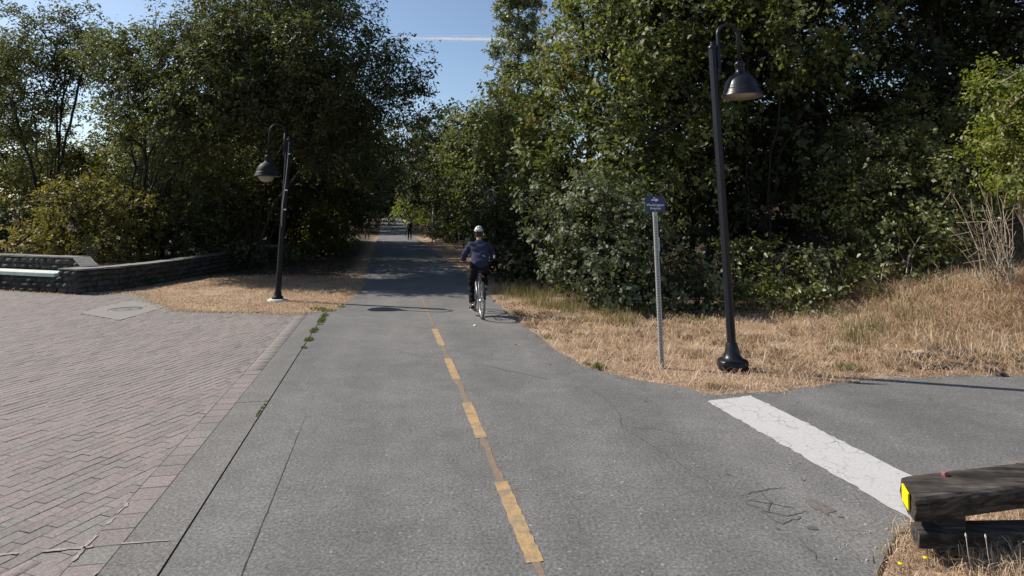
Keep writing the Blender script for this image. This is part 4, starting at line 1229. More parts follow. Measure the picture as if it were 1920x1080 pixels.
twigs("dead_shrub", "crossed grey sticks at the foot of the bramble thicket", [(1690, 510, 11.9, 1720, 440, 12.1, .016), (1675, 512, 11.9, 1716, 455, 12.2, .012), (1765, 525, 11.6, 1742, 470, 11.9, .017), (1768, 528, 11.6, 1790, 480, 11.9, .012),
      (1640, 522, 12, 1662, 480, 12.2, .013), (1600, 540, 12, 1640, 500, 12.4, .009), (1720, 520, 11.8, 1690, 470, 12, .008), (1790, 400, 12, 1860, 450, 11.6, .012), (1800, 370, 12, 1880, 430, 11.5, .010), (1780, 350, 12, 1800, 420, 11.9, .01)], M_BARKP, 4)
# eroded clods on the bank
clods = []
for k in range(120):
    px = rt.uniform(1680, 1960); py = rt.normal(662, 10)
    c = G(px, py, .1); clods.append((c[0], c[1]))
def clod_mesh(seed):
    rng = np.random.default_rng(seed)
    bm = bmesh.new(); bmesh.ops.create_icosphere(bm, subdivisions=2, radius=1)
    for v_ in bm.verts:
        v_.co *= 1 + rng.uniform(-.28, .28)
    me = bpy.data.meshes.new("clod"); bm.to_mesh(me); bm.free(); me.materials.append(M_SOIL); return me
cm = [clod_mesh(i) for i in range(4)]
V, F = [], []
mb = MB()
for k, (x, y) in enumerate(clods):
    me = cm[k % 4]; r = .02 + .07 * rt.uniform() ** 2.5
    mb.add([(v_.co.x * r * 1.5 + x, v_.co.y * r + y, v_.co.z * r * .6 + gz(x, y) + .02) for v_ in me.vertices], [tuple(p_.vertices) for p_ in me.polygons])
tag(mb.build("soil_clods", M_SOIL), "dark crumbled soil clods exposed on the eroded bank", kind='stuff')

# ------------------------------------------------------------------ stone planter wall and bench
wall = empty("stone_wall", tuple(WALL[0]))
tag(wall, "low dark rubble stone planter wall with pale coping left of the path", "wall")
W0 = Vector(tuple(WALL[0]))
rs = np.random.default_rng(17)
def stone_mesh(l, h, d, rng):
    nx_, nz_ = 3, 3
    vs, fs = [], []
    for j in range(nz_ + 1):
        for i in range(nx_ + 1):
            x = (i / nx_ - .5) * l; z = (j / nz_) * h
            e = min(i, nx_ - i, j, nz_ - j)
            y = -d if e == 0 else -d - .035 - rng.uniform(-.015, .02)
            if e == 0:
                x += rng.uniform(-.02, .02) * l; z += rng.uniform(-.03, .03) * h
                y += .02
            vs.append((x, y, z))
    for j in range(nz_):
        for i in range(nx_):
            a = j * (nx_ + 1) + i
            fs.append((a, a + 1, a + nx_ + 2, a + nx_ + 1))
    edge = [i for i in range(nx_ + 1)] + [(j + 1) * (nx_ + 1) + nx_ for j in range(nz_)] + [nz_ * (nx_ + 1) + nx_ - 1 - i for i in range(nx_)] + [(nz_ - 1 - j) * (nx_ + 1) for j in range(nz_ - 1)]
    b = len(vs)
    for k in edge: vs.append((vs[k][0] * .98, 0.0, vs[k][2]))
    n_ = len(edge)
    for k in range(n_): fs.append((edge[k], b + k, b + (k + 1) % n_, edge[(k + 1) % n_]))
    me = bpy.data.meshes.new("stone"); me.from_pydata(vs, [], fs); me.materials.append(M_STONE); me.update()
    return me
STN = [stone_mesh(1, 1, .03, rs) for _ in range(8)]
def wall_run(a, b, h, thick, rows, z0=0.0, h2=None, coping=True, stone_w=.34, outward=None):
    """a,b: foot points; stones face to the right-hand side of a->b... outward given"""
    a = np.asarray(a, float)[:2]; b = np.asarray(b, float)[:2]
    d = (b - a); Ln = np.linalg.norm(d); d /= Ln
    nrm = np.array([d[1], -d[0]])                       # outward (towards the viewer)
    h2 = h if h2 is None else h2
    core = MB()
    q = [a - nrm * .03, b - nrm * .03, b - nrm * thick, a - nrm * thick]
    tops = [h, h2, h2, h]
    core.add([(p_[0] - W0.x, p_[1] - W0.y, z0 - .1) for p_ in q] + [(p_[0] - W0.x, p_[1] - W0.y, z0 + t_ - .02) for p_, t_ in zip(q, tops)],
             [(0, 1, 5, 4), (1, 2, 6, 5), (2, 3, 7, 6), (3, 0, 4, 7), (4, 5, 6, 7)])
    core.build("core", M_MORTAR, wall)
    yaw = math.atan2(d[1], d[0])
    rh = 1.0 / rows
    for r_ in range(rows):
        x = -rs.uniform(0, .15)
        while x < Ln - .02:
            w = stone_w * rs.uniform(.6, 1.5)
            x0, x1 = max(0, x), min(Ln, x + w)
            x += w
            if x1 - x0 < .06: continue
            f_ = (x0 + x1) / 2 / Ln; hh = h + (h2 - h) * f_ - .02
            o = link("stone", STN[rs.integers(8)], None, wall)
            p_ = a + d * (x0 + x1) / 2 - nrm * .02
            o.location = (p_[0] - W0.x, p_[1] - W0.y, z0 + r_ * rh * hh + .004)
            o.rotation_euler = (0, 0, yaw)
            o.scale = (x1 - x0 - .015, 1 + rs.uniform(-.3, .5), (rh * hh - .012) * rs.uniform(.86, 1.1))
            o.rotation_euler = (rs.normal(0, .03), rs.normal(0, .035), yaw + rs.normal(0, .03))
    if coping:
        x = 0.0
        while x < Ln - .01:
            w = min(rs.uniform(.38, .6), Ln - x)
            f0, f1 = x / Ln, (x + w) / Ln
            m_ = MB()
            qs = []
            for xx, ff in ((x + .006, f0), (x + w - .006, f1)):
                for off in (.03 + rs.uniform(0, .02), -thick - .03):
                    p_ = a + d * xx + nrm * off
                    qs.append((p_[0] - W0.x, p_[1] - W0.y, z0 + h + (h2 - h) * ff - .018 + rs.uniform(-.004, .004)))
            th = .04 + rs.uniform(-.008, .01)
            vt = [qs[0], qs[2], qs[3], qs[1]]
            m_.add(vt + [(p_[0], p_[1], p_[2] + th) for p_ in vt], [(3, 2, 1, 0), (0, 1, 5, 4), (1, 2, 6, 5), (2, 3, 7, 6), (3, 0, 4, 7), (4, 5, 6, 7)])
            m_.build("coping_stone", M_COPING, wall)
            x += w
fdir = (WALL[0] - WFL)[:2]; fdir = fdir / np.linalg.norm(fdir); fn = np.array([fdir[1], -fdir[0]])
for a, b in zip(WALL, WALL[1:]):
    wall_run(a, b, .62, .4, 4, stone_w=.40)
pier = WALL[0][:2] - fdir * .75
wall_run(pier, WALL[0], .62, .5, 4)
wall_run(WFL, pier, .40, .12, 3, coping=False)
back_a, back_b = WFL[:2] - fn * .62, pier - fdir * .35 - fn * .62
wall_run(back_a, back_b, .86, .35, 5)
wall_run(back_b, pier + fdir * .2 - fn * .5, .86, .35, 4, h2=.62)
bench = empty("bench", (*(WFL[:2]), .41))
tag(bench, "pale weathered bench seat slab set on the low stone wall", "bench")
bm_ = MB()
Lb = np.linalg.norm(pier - WFL[:2]) - .06
rot = Matrix.Rotation(math.atan2(fdir[1], fdir[0]), 3, 'Z')
cb = (fdir * Lb / 2 - fn * .22)
bm_.box((cb[0], cb[1], .05), (Lb, .56, .10), rot, bev=.012)
bm_.build("seat", M_PLANK, bench)

# ------------------------------------------------------------------ lamps
def lamp(loc, side, hp, harc, hs, reach, label, enamel, pad=False, shade_r=.285, pole_r=.058, cable=False):
    root = empty("street_lamp", loc)
    tag(root, label, "street lamp", "bell shaded lamps beside the path")
    b = MB()
    if pad:
        MB().lathe([(.001, .05), (.2, .05), (.235, .03), (.25, -.03)], n=20).build("concrete_foot", M_CONCW, root)
        b.lathe([(.13, .05), (.13, .09), (.10, .11), (.085, .16), (.075, .22)], n=20)
    else:
        b.lathe([(.195, -.02), (.20, .03), (.20, .075), (.185, .095), (.15, .105), (.12, .13), (.098, .18), (.085, .24), (.075, .29), (.066, .31)], n=28)
    b.build("base", enamel, root)
    pl = MB(); n = 16
    vs_, fs_ = [], []
    for i, z in enumerate((.2, hp * .5, hp)):
        for k in range(n):
            rr_ = pole_r * (1 - .03 * i) * (1 if k % 2 else .93)
            vs_.append((rr_ * math.cos(2 * math.pi * k / n), rr_ * math.sin(2 * math.pi * k / n), z))
    for i in range(2):
        for k in range(n): fs_.append((i * n + k, i * n + (k + 1) % n, (i + 1) * n + (k + 1) % n, (i + 1) * n + k))
    pl.add(vs_, fs_, False)
    pl.build("pole", enamel, root)
    MB().lathe([(pole_r + .004, hp - .02), (pole_r + .006, hp + .01), (.03, hp + .03), (.022, hp + .05), (.03, hp + .065), (.018, hp + .085), (.001, hp + .09)], n=16).build("cap", enamel, root)
    # gooseneck
    x0, x1 = side * (pole_r + .035), side * reach
    rad = abs(x1 - x0) / 2; xc = (x0 + x1) / 2
    zc = harc - rad
    pts = [(x0, 0, hp - .28), (x0, 0, hp - .05)]
    if zc > hp: pts.append((x0, 0, zc))
    for k in range(0, 13):
        a = math.pi * (1 - k / 12)
        pts.append((xc + side * rad * math.cos(a), 0, zc + rad * math.sin(a)))
    pts.append((x1, 0, hs + .50))
    MB().tube(pts, .026, 10).build("arm", enamel, root)
    br = MB().box((side * (pole_r + .022), 0, hp - .17), (.05, .06, .26), bev=.006)
    br.box((side * (pole_r + .03), 0, hp - .33), (.03, .04, .12), bev=.004)
    br.build("bracket", enamel, root)
    sh = MB(); r = shade_r
    sh.lathe([(.024, hs + .53), (.06, hs + .52), (.075, hs + .49), (.075, hs + .44), (.066, hs + .43), (.066, hs + .37), (.09, hs + .345), (.10, hs + .335), (r * .56, hs + .30), (r * .74, hs + .22), (r * .83, hs + .13), (r * .845, hs + .105),
              (r * .88, hs + .10), (r * .885, hs + .075), (r * .93, hs + .045), (r, hs + .012), (r, hs)], (x1, 0, 0), 32)
    shade = sh.build("shade", enamel, root)
    MB().lathe([(r - .004, hs + .001), (r * .84, hs + .08), (r * .7, hs + .2), (r * .4, hs + .28), (.001, hs + .29)], (x1, 0, 0), 28).build("reflector", M_LAMPIN, shade)
    MB().lathe([(r * .62, hs + .10), (r * .62, hs + .0), (r * .58, hs - .06), (r * .42, hs - .11), (r * .2, hs - .135), (.001, hs - .14)] if pad else
               [(r * .78, hs + .03), (r * .6, hs - .004), (r * .3, hs - .022), (.001, hs - .026)], (x1, 0, 0), 24).build("lens", M_GLASS, shade)
    if cable:
        MB().tube([(-.02, -.075, hp - .05), (-.025, -.08, hp - .6), (-.05, -.085, hp - 1.3), (-.075, -.09, hp - 1.6), (-.06, -.085, 1.75)], .009, 6).build("cable", M_STEEL, root)
        for z in (hp - .35, hp - 1.25, hp - 1.72):
            MB().box((.0, -.08, z), (.05, .03, .03), bev=.004).build("clip", M_STICK, root)
    return root
lr = G(1375, 693)
lamp((lr[0], lr[1], gz(lr[0], lr[1]) + .03), 1, 4.40, 4.74, 3.66, .385, "tall black lamp with bell shade in dry grass beside the sign post", M_LAMP)
ll = G(520, 564)
lamp((ll[0], ll[1], gz(ll[0], ll[1])), -1, 3.88, 4.25, 2.95, .48, "weathered lamp on white concrete foot left of the path", M_LAMPB, True, .29, .066, True).rotation_euler.z = R(42)

# ------------------------------------------------------------------ sign post
sg_ = G(1241, 690)
sp_ = empty("sign_post", (sg_[0], sg_[1], gz(sg_[0], sg_[1])))
tag(sp_, "galvanised post with small navy direction sign and white arrow", "sign")
PH, PWD = 2.1, .056
MB().box((0, 0, PH / 2 - .05), (PWD, PWD, PH + .1), bev=.004).build("post", M_STEEL, sp_)
ho = MB()
z = .08
while z < PH - .1:
    for (cx, cy, ax_) in ((0, -PWD / 2 - .001, 'y'), (-PWD / 2 - .001, 0, 'x')):
        vs_ = []
        for k in range(8):
            a = 2 * math.pi * k / 8
            vs_.append((cx + .009 * math.cos(a), cy, z + .009 * math.sin(a)) if ax_ == 'y' else (cx, cy + .009 * math.cos(a), z + .009 * math.sin(a)))
        ho.add(vs_, [tuple(range(8))])
    z += .0254 * 1.5
tag(ho.build("perforations", M_HOLE, sp_), kind='stuff')
MB().box((PWD / 2 + .004, -.012, 1.62), (.006, .05, .19), bev=.001).build("sticker", M_STICK, sp_)
pl = MB()
pw, ph, pr = .285, .215, .025
out = []
for cx, cz, a0 in ((pw / 2 - pr, ph / 2 - pr, 0), (-pw / 2 + pr, ph / 2 - pr, 90), (-pw / 2 + pr, -ph / 2 + pr, 180), (pw / 2 - pr, -ph / 2 + pr, 270)):
    for k in range(5):
        a = R(a0 + 90 * k / 4); out.append((cx + pr * math.cos(a), cz + pr * math.sin(a)))
n = len(out)
ZC = 2.165; YF = -PWD / 2 - .004
pl.add([(x, YF - .003, ZC + zz) for x, zz in out] + [(x, YF, ZC + zz) for x, zz in out],
       [tuple(range(n))[::-1], tuple(range(n, 2 * n))] + [(k, (k + 1) % n, n + (k + 1) % n, n + k) for k in range(n)])
plate = pl.build("plate", M_NAVY, sp_)
def text_part(txt, size, x, z, parent, m, name, y):
    cu = bpy.data.curves.new(name, 'FONT'); cu.body = txt; cu.size = size; cu.align_x = 'CENTER'; cu.align_y = 'CENTER'; cu.extrude = .0006; cu.offset = .0006
    to = bpy.data.objects.new(name, cu); COL.objects.link(to)
    dg = bpy.context.evaluated_depsgraph_get()
    me = bpy.data.meshes.new_from_object(to.evaluated_get(dg))
    bpy.data.objects.remove(to)
    me.transform(Matrix.Translation((x, y, z)) @ Matrix.Rotation(R(90), 4, 'X'))
    me.materials.clear()
    return link(name, me, m, parent)
text_part("Washington", .050, 0, ZC - .012, plate, M_SIGNW, "lettering", YF - .0045)
text_part("Avenue", .050, 0, ZC - .058, plate, M_SIGNW, "lettering", YF - .0045)
ar = MB()
yy = YF - .0045
ar.add([(-.052, yy, ZC + .048), (.005, yy, ZC + .048), (.005, yy, ZC + .030), (.052, yy, ZC + .057), (.005, yy, ZC + .084), (.005, yy, ZC + .066), (-.052, yy, ZC + .066)], [(0, 1, 5, 6), (2, 3, 4)])
ar.add([(-.028, yy, ZC + .082), (-.012, yy, ZC + .076), (.002, yy, ZC + .086), (-.013, yy, ZC + .100)], [(0, 1, 2, 3)])
ar.build("arrow", M_SIGNW, plate)
MB().lathe([(.001, 0), (.007, 0), (.007, .004), (.001, .004)], (0, 0, 0), 10, Matrix.Rotation(R(90), 3, 'X')).build("bolt", M_STEEL, plate).location = (0, YF - .003, ZC - .092)

# ------------------------------------------------------------------ thin grey pole far right of the path
fp = W(811, 425, 45); 
tp = empty("thin_pole", (fp[0], 45, gz(fp[0], 45)))
tag(tp, "thin grey pole standing in the bushes right of the path", "pole")
MB().tube([(0, 0, -.05), (0, 0, 2.75)], .05, 10).build("shaft", M_STEEL, tp)
MB().lathe([(.055, 2.74), (.055, 2.79), (.001, 2.8)], n=10).build("cap", M_STEEL, tp)

# ------------------------------------------------------------------ timber barrier
bp = G(1795, 1052)
bar = empty("timber_barrier", (bp[0], bp[1], 0))
tag(bar, "low black timber barrier rail with yellow reflector at lower right", "barrier")
rb_ = np.random.default_rng(23)
def beam_mesh(name, a, b, w, h, seed, hend=None, seg=30, roll=0.0, skew=0.0):
    """weathered square timber from a to b; cross-section w (depth) x h"""
    rng = np.random.default_rng(seed)
    a, b = np.asarray(a, float), np.asarray(b, float)
    d = unit(b - a); side = unit(np.cross(d, [0, 0, 1.0])); up = np.cross(side, d)
    cr, sr = math.cos(roll), math.sin(roll)
    side, up = side * cr - up * sr, up * cr + side * sr
    prof = []
    for (x, z) in ((-.5, -.5), (.5, -.5), (.5, .5), (-.5, .5)):
        prof += [(x, z)]
    ring = []
    K = 28
    for k in range(K):
        q = k / K * 4; e = int(q); f_ = q - e
        p0 = np.array(prof[e]); p1 = np.array(prof[(e + 1) % 4])
        ring.append(p0 + (p1 - p0) * f_)
    ring = np.array(ring)
    rad = np.linalg.norm(ring, axis=1, keepdims=True)
    ring = np.where(rad > .62, ring * (.635 / rad), ring)
    gro = rng.normal(0, .022, K)
    vs_, fs_ = [], []
    for i in range(seg + 1):
        t_ = i / seg
        cen_ = a + (b - a) * t_
        endk = .94 if i in (0, seg) else 1.0
        gr = gro + rng.normal(0, .008, K)
        for k in range(K):
            x, z = ring[k] * endk * (1 + gr[k])
            vs_.append(cen_ + side * x * w + up * z * h + d * ((rng.uniform(-.006, .006) if i in (0, seg) else 0) + skew * x * w * (-1 if i < 4 else 0) * (1 - i / 4)))
    for i in range(seg):
        for k in range(K):
            fs_.append((i * K + k, i * K + (k + 1) % K, (i + 1) * K + (k + 1) % K, (i + 1) * K + k))
    fs_.append(tuple(range(K))[::-1]); fs_.append(tuple(seg * K + k for k in range(K)))
    m_ = MB(); m_.add([tuple(q - np.array([bp[0], bp[1], 0])) for q in vs_], fs_)
    return m_
A1 = W(1704, 933, 3.78); A1[1] += 0
BEAM_Y0, BEAM_Y1 = 3.80, 4.05
ta = W(1702, 936, BEAM_Y0 + .11); tb = W(2150, 880, BEAM_Y1 + .22)
beam_mesh("top_rail", ta, tb, .225, .145, 1, roll=R(13), skew=.5).build("top_rail", M_BEAM, bar)
la = W(1716, 1003, BEAM_Y0 + .06); lb_ = W(2150, 994, BEAM_Y1 + .1)
beam_mesh("lower_rail", la, lb_, .14, .088, 2, roll=R(4), skew=.5).build("lower_rail", M_BEAM, bar)
MB().box((0.03, .10, .12), (.15, .12, .40), Matrix.Rotation(R(6), 3, 'Y'), bev=.012).build("post", M_BEAM, bar)
dvec = unit(tb - ta)
ref = MB(); rc = ta - dvec * .012 - np.array([bp[0], bp[1], 0])
ref.box((rc[0], rc[1], rc[2] + .014), (.012, .095, .108), Matrix.Rotation(math.atan2(dvec[1], dvec[0]) - R(26), 3, 'Z') @ Matrix.Rotation(R(13), 3, 'X'), bev=.004)
ref.build("reflector", M_REFL, bar)
pk = ta + dvec * .33 - np.array([bp[0], bp[1], 0])
MB().box((pk[0], pk[1] + .05, pk[2] + .092), (.05, .028, .024), Matrix.Rotation(R(24), 3, 'Z') @ Matrix.Rotation(R(-12), 3, 'Y'), taper=.7, bev=.006).build("peg", M_PEG, bar)
# little flowers and stalks beside it
for i, (px, py, lab) in enumerate(((1688, 1058, "small yellow flower in straw, lower of the two by the barrier"), (1735, 1047, "small yellow flower in straw just under the barrier rail"))):
    c = G(px, py, .05)
    fl = empty("yellow_flower", (c[0], c[1], 0)); tag(fl, lab, "flower", "yellow flowers by the barrier")
    MB().tube([(0, 0, -.005), (.003, 0, .045)], .0018, 5).build("stalk", M_GREENG, fl)
    MB().lathe([(.001, .048), (.008, .050), (.013, .054), (.011, .057), (.001, .056)], n=9).build("petals", M_REFL, fl)
for i, (px, py, lab) in enumerate(((1811, 1004, "pale dry seed stalk in front of the barrier, left one"), (1848, 1006, "pale dry seed stalk in front of the barrier, right one"))):
    c = W(px, py, 3.62)
    s0 = empty("seed_stalk", (c[0], c[1], 0)); tag(s0, lab, "plant", "seed stalks by the barrier")
    MB().tube([(0.01, 0, -.005), (0, 0, c[2] * .6), (0, 0, c[2])], .0022, 5).build("stalk", M_BARKP, s0)
    MB().lathe([(.001, c[2] - .012), (.005, c[2] - .005), (.005, c[2] + .004), (.001, c[2] + .014)], n=8).build("seed_head", M_CONCW, s0)

# litter
for px, py, r, lab in ((1513, 566, .05, "white scrap of litter in the shade under the brambles"), (1414, 593, .06, "white scrap of litter on dry grass behind the right lamp"), (890, 611, .03, "small pale scrap on the asphalt behind the bicycle"),
                       (1484, 680, .025, "tiny white scrap in the straw right of the lamp base")):
    c = G(px, py); g0 = gz(c[0], c[1])
    m_ = MB(); bm = bmesh.new(); bmesh.ops.create_icosphere(bm, subdivisions=1, radius=r)
    for v_ in bm.verts: v_.co = Vector((v_.co.x * rs.uniform(.7, 1.3), v_.co.y * rs.uniform(.6, 1.2), v_.co.z * rs.uniform(.3, .6)))
    me = bpy.data.meshes.new("litter_scrap"); bm.to_mesh(me); bm.free()
    o = link("litter_scrap", me, M_SCRAP); o.location = (c[0], c[1], g0 + r * .35)
    tag(o, lab, "litter")

# ------------------------------------------------------------------ people
def skin_mesh(name, pts, edges, radii, sub=2, root=0):
    me = bpy.data.meshes.new(name); me.from_pydata([tuple(p) for p in pts], edges, [])
    o = bpy.data.objects.new(name, me); COL.objects.link(o)
    sk = o.modifiers.new("skin", 'SKIN'); sk.use_smooth_shade = True
    sk.branch_smoothing = .4
    sd = me.skin_vertices[0].data
    for i, r in enumerate(radii):
        sd[i].radius = (r, r) if not hasattr(r, '__len__') else r
        sd[i].use_root = (i == root)
    ss = o.modifiers.new("sub", 'SUBSURF'); ss.levels = sub; ss.render_levels = sub
    dg = bpy.context.evaluated_depsgraph_get()
    out = bpy.data.meshes.new_from_object(o.evaluated_get(dg))
    bpy.data.objects.remove(o)
    out.polygons.foreach_set("use_smooth", [True] * len(out.polygons))
    out.name = name
    return out

def head_mesh(c, pitch=0.0):
    bm = bmesh.new(); bmesh.ops.create_uvsphere(bm, u_segments=20, v_segments=14, radius=1)
    for v_ in bm.verts:
        x, y, z = v_.co
        w = .076 if z > -.2 else .076 * (1 - .28 * (-.2 - z))
        yy = .098 * y
        if y > 0 and z < .1: yy *= 1.0 - .12 * abs(x)
        if y > .8 and abs(x) < .28 and -.35 < z < .1: yy += .016
        v_.co = Vector((x * w, yy, z * .122))
    me = bpy.data.meshes.new("head"); bm.to_mesh(me); bm.free()
    return me

def build_person(J, loc, rz, label, jacket_m, trouser_m, name="person", helmet=False, hair_m=None, patches=False, white_toe=False, group=None, scale=1.0):
    """J: joints dict in local space (x right, y forward, z up)"""
    V = lambda k: np.array(J[k], float)
    pts, ed, rad = [], [], []
    idx = {}
    def pt(k, p, r):
        idx[k] = len(pts); pts.append(np.array(p, float)); rad.append(r); return idx[k]
    def join(a, b): ed.append((idx[a], idx[b]))
    pt('pelvis', V('pelvis'), .12); pt('waist', (V('pelvis') * .55 + V('chest') * .45), .105); pt('chest', V('chest'), .125); pt('neckb', V('neck') - np.array([0, .0, .03]), .06); pt('neck', V('neck') + (V('head') - V('neck')) * .35, .052)
    pt('head', V('head'), .075)
    for a, b in (('pelvis', 'waist'), ('waist', 'chest'), ('chest', 'neckb'), ('neckb', 'neck'), ('neck', 'head')): join(a, b)
    for sd in ('l', 'r'):
        pt('sh' + sd, V('sh' + sd), .06); pt('el' + sd, V('el' + sd), .043); pt('wr' + sd, V('wr' + sd), .030); pt('ha' + sd, V('ha' + sd), .036)
        join('chest', 'sh' + sd); join('sh' + sd, 'el' + sd); join('el' + sd, 'wr' + sd); join('wr' + sd, 'ha' + sd)
        pt('hi' + sd, V('hi' + sd), .088); pt('kn' + sd, V('kn' + sd), .056); pt('an' + sd, V('an' + sd), .038)
        join('pelvis', 'hi' + sd); join('hi' + sd, 'kn' + sd); join('kn' + sd, 'an' + sd)
        # fingers
        h = V('ha' + sd); dr = unit(h - V('wr' + sd)); sx = -1 if sd == 'l' else 1
        acr = unit(np.cross(dr, [0, 0, 1.0])) * sx
        for k in range(4):
            f0 = h + dr * .02 + acr * (.03 - .02 * k)
            ln_ = (.030, .036, .034, .026)[k]
            a = 'f%d%s' % (k, sd)
            pt(a + 'a', f0 + dr * ln_, .009); pt(a + 'b', f0 + dr * ln_ * 1.4 + np.array([0, 0, -.028]), .008); pt(a + 'c', f0 + dr * ln_ * .9 + np.array([0, 0, -.045]), .007)
            join('ha' + sd, a + 'a'); join(a + 'a', a + 'b'); join(a + 'b', a + 'c')
        pt('t' + sd, h - acr * .045 + dr * .01 + np.array([0, 0, -.015]), .010); pt('t2' + sd, h - acr * .05 + dr * .035 + np.array([0, 0, -.035]), .008)
        join('ha' + sd, 't' + sd); join('t' + sd, 't2' + sd)
    body = skin_mesh(name, pts, ed, rad, 1)
    hm = head_mesh(None)
    # merge head shape into the body mesh so that it stays one figure
    bm = bmesh.new(); bm.from_mesh(body)
    hm.transform(Matrix.Translation(Vector(tuple(V('head') + np.array([0, .012, .02])))))
    bm.from_mesh(hm)
    bm.to_mesh(body); bm.free()
    body.polygons.foreach_set("use_smooth", [True] * len(body.polygons))
    o = link(name, body, M_SKIN)
    body.materials.clear(); body.materials.append(M_SKIN)
    o.location = loc; o.rotation_euler = (0, 0, rz); o.scale = (scale,) * 3
    tag(o, label, "person", group)
    def child(nm, me, m):
        me.materials.clear(); me.materials.append(m)
        return link(nm, me, None, o)
    # jacket
    p2, e2, r2 = [], [], []
    hem = V('hem') if 'hem' in J else V('pelvis') + np.array([0, -.01, -.06])
    seq = [(hem, (.205, .165)), (V('pelvis') + np.array([0, 0, .06]), (.205, .165)), (V('pelvis') * .5 + V('chest') * .5, (.195, .16)), (V('chest'), (.18, .15)), (V('neck') - np.array([0, .01, .04]), (.085, .085)), (V('neck') + np.array([0, .005, .01]), (.07, .07))]
    for p_, r_ in seq:
        p2.append(p_); r2.append(r_)
        if len(p2) > 1: e2.append((len(p2) - 2, len(p2) - 1))
    for sd in ('l', 'r'):
        b = len(p2)
        p2 += [V('sh' + sd), V('sh' + sd) * .5 + V('el' + sd) * .5, V('el' + sd), V('el' + sd) * .35 + V('wr' + sd) * .65, V('wr' + sd)]; r2 += [.088, .08, .07, .058, .05]
        e2 += [(3, b), (b, b + 1), (b + 1, b + 2), (b + 2, b + 3), (b + 3, b + 4)]
    jm = skin_mesh("jacket", p2, e2, r2, 3, 3)
    def folds(me, amp, f):
        for v_ in me.vertices:
            c_ = v_.co; q = math.sin(c_.z * f + 9 * c_.x + 4 * c_.y) * math.sin(c_.x * f * .7 - c_.z * 11) + .6 * math.sin(c_.z * f * 1.9 + c_.x * 23)
            v_.co = c_ + v_.normal * amp * q
    folds(jm, .008, 34)
    child("jacket", jm, jacket_m)
    # trousers
    p3 = [V('pelvis')]; r3 = [(.16, .13)]; e3 = []
    for sd in ('l', 'r'):
        b = len(p3)
        p3 += [V('hi' + sd), V('hi' + sd) * .5 + V('kn' + sd) * .5, V('kn' + sd), V('kn' + sd) * .5 + V('an' + sd) * .5, V('an' + sd) * .94 + V('kn' + sd) * .06]; r3 += [.108, .096, .078, .07, .062]
        e3 += [(0, b), (b, b + 1), (b + 1, b + 2), (b + 2, b + 3), (b + 3, b + 4)]
    tm = skin_mesh("trousers", p3, e3, r3, 3, 0); folds(tm, .006, 40)
    child("trousers", tm, trouser_m)
    for sd in ('l', 'r'):
        a, t_ = V('an' + sd), V('to' + sd)
        heel = a + (a - t_) * .28; heel[2] = min(a[2], t_[2] + .03) - .035
        p4 = [heel, heel * .45 + t_ * .55 + np.array([0, 0, .005]), t_]
        s_ = child("shoe", skin_mesh("shoe", p4 + [a + np.array([0, 0, .0])], [(0, 1), (1, 2), (0, 3)], [.042, .044, .032, .045], 2, 1), M_SHOE)
        dn = np.array([0, 0, -.036])
        child("sole", skin_mesh("sole", [p4[0] + dn, p4[1] + dn, p4[2] + dn * .9], [(0, 1), (1, 2)], [(.044, .012), (.05, .012), (.036, .012)], 1, 1), M_SOLE if white_toe else M_BLACK).parent = s_
    hc = V('head') + np.array([0, .0, .03])
    if helmet:
        bm = bmesh.new(); bmesh.ops.create_uvsphere(bm, u_segments=20, v_segments=12, radius=1)
        bmesh.ops.delete(bm, geom=[v_ for v_ in bm.verts if v_.co.z < -.12], context='VERTS')
        for v_ in bm.verts: v_.co = Vector((v_.co.x * .098, v_.co.y * .132, v_.co.z * .115)) + Vector(tuple(hc + np.array([0, .0, .045])))
        me = bpy.data.meshes.new("helmet"); bm.to_mesh(me); bm.free(); me.polygons.foreach_set("use_smooth", [True] * len(me.polygons))
        h_ = child("helmet", me, M_HELM)
        for xx, zz, ww in ((-.045, .075, .018), (0, .085, .022), (.045, .075, .018), (-.062, .03, .014), (.062, .03, .014)):
            yb = -math.sqrt(max(.0, 1 - (xx / .098) ** 2 - (zz / .115) ** 2)) * .132
            vt = MB().box((hc[0] + xx, hc[1] + yb, hc[2] + .045 + zz), (ww, .03, .026), Matrix.Rotation(R(-35), 3, 'X'), bev=.004)
            child("vent", vt.mesh("vent"), M_BLACK).parent = h_
        band = MB().lathe([(.099, .012), (.103, .0), (.099, -.012)], (0, 0, 0), 24)
        for i in range(len(band.v)):
            x, y, z_ = band.v[i]; band.v[i] = (x + hc[0], y * 1.34 + hc[1], z_ + hc[2] + .038)
        child("rim_band", band.mesh("rim_band"), M_BLACK).parent = h_
    bm = bmesh.new(); bmesh.ops.create_uvsphere(bm, u_segments=16, v_segments=10, radius=1)
    bmesh.ops.delete(bm, geom=[v_ for v_ in bm.verts if v_.co.y > .35 and v_.co.z < .5 or v_.co.z < -.62], context='VERTS')
    for v_ in bm.verts: v_.co = Vector((v_.co.x * .084, v_.co.y * .107, v_.co.z * .122)) + Vector(tuple(hc + np.array([0, .0, .004])))
    me = bpy.data.meshes.new("hair"); bm.to_mesh(me); bm.free(); me.polygons.foreach_set("use_smooth", [True] * len(me.polygons))
    child("hair", me, hair_m or M_HAIR)
    if patches:
        b_ = V('pelvis') * .42 + V('chest') * .58
        pm = MB().lathe([(.001, 0), (.036, 0), (.036, .004)], n=12, M=Matrix.Rotation(R(90), 3, 'X'), c=(b_[0] + .055, b_[1] - .165, b_[2] - .02))
        child("patch", pm.mesh("patch"), M_PATCH)
        e_ = V('elr'); em = MB().box((e_[0] + .01, e_[1] - .075, e_[2] - .005), (.04, .012, .065), bev=.004)
        child("elbow_patch", em.mesh("elbow_patch"), M_STICK)
    return o

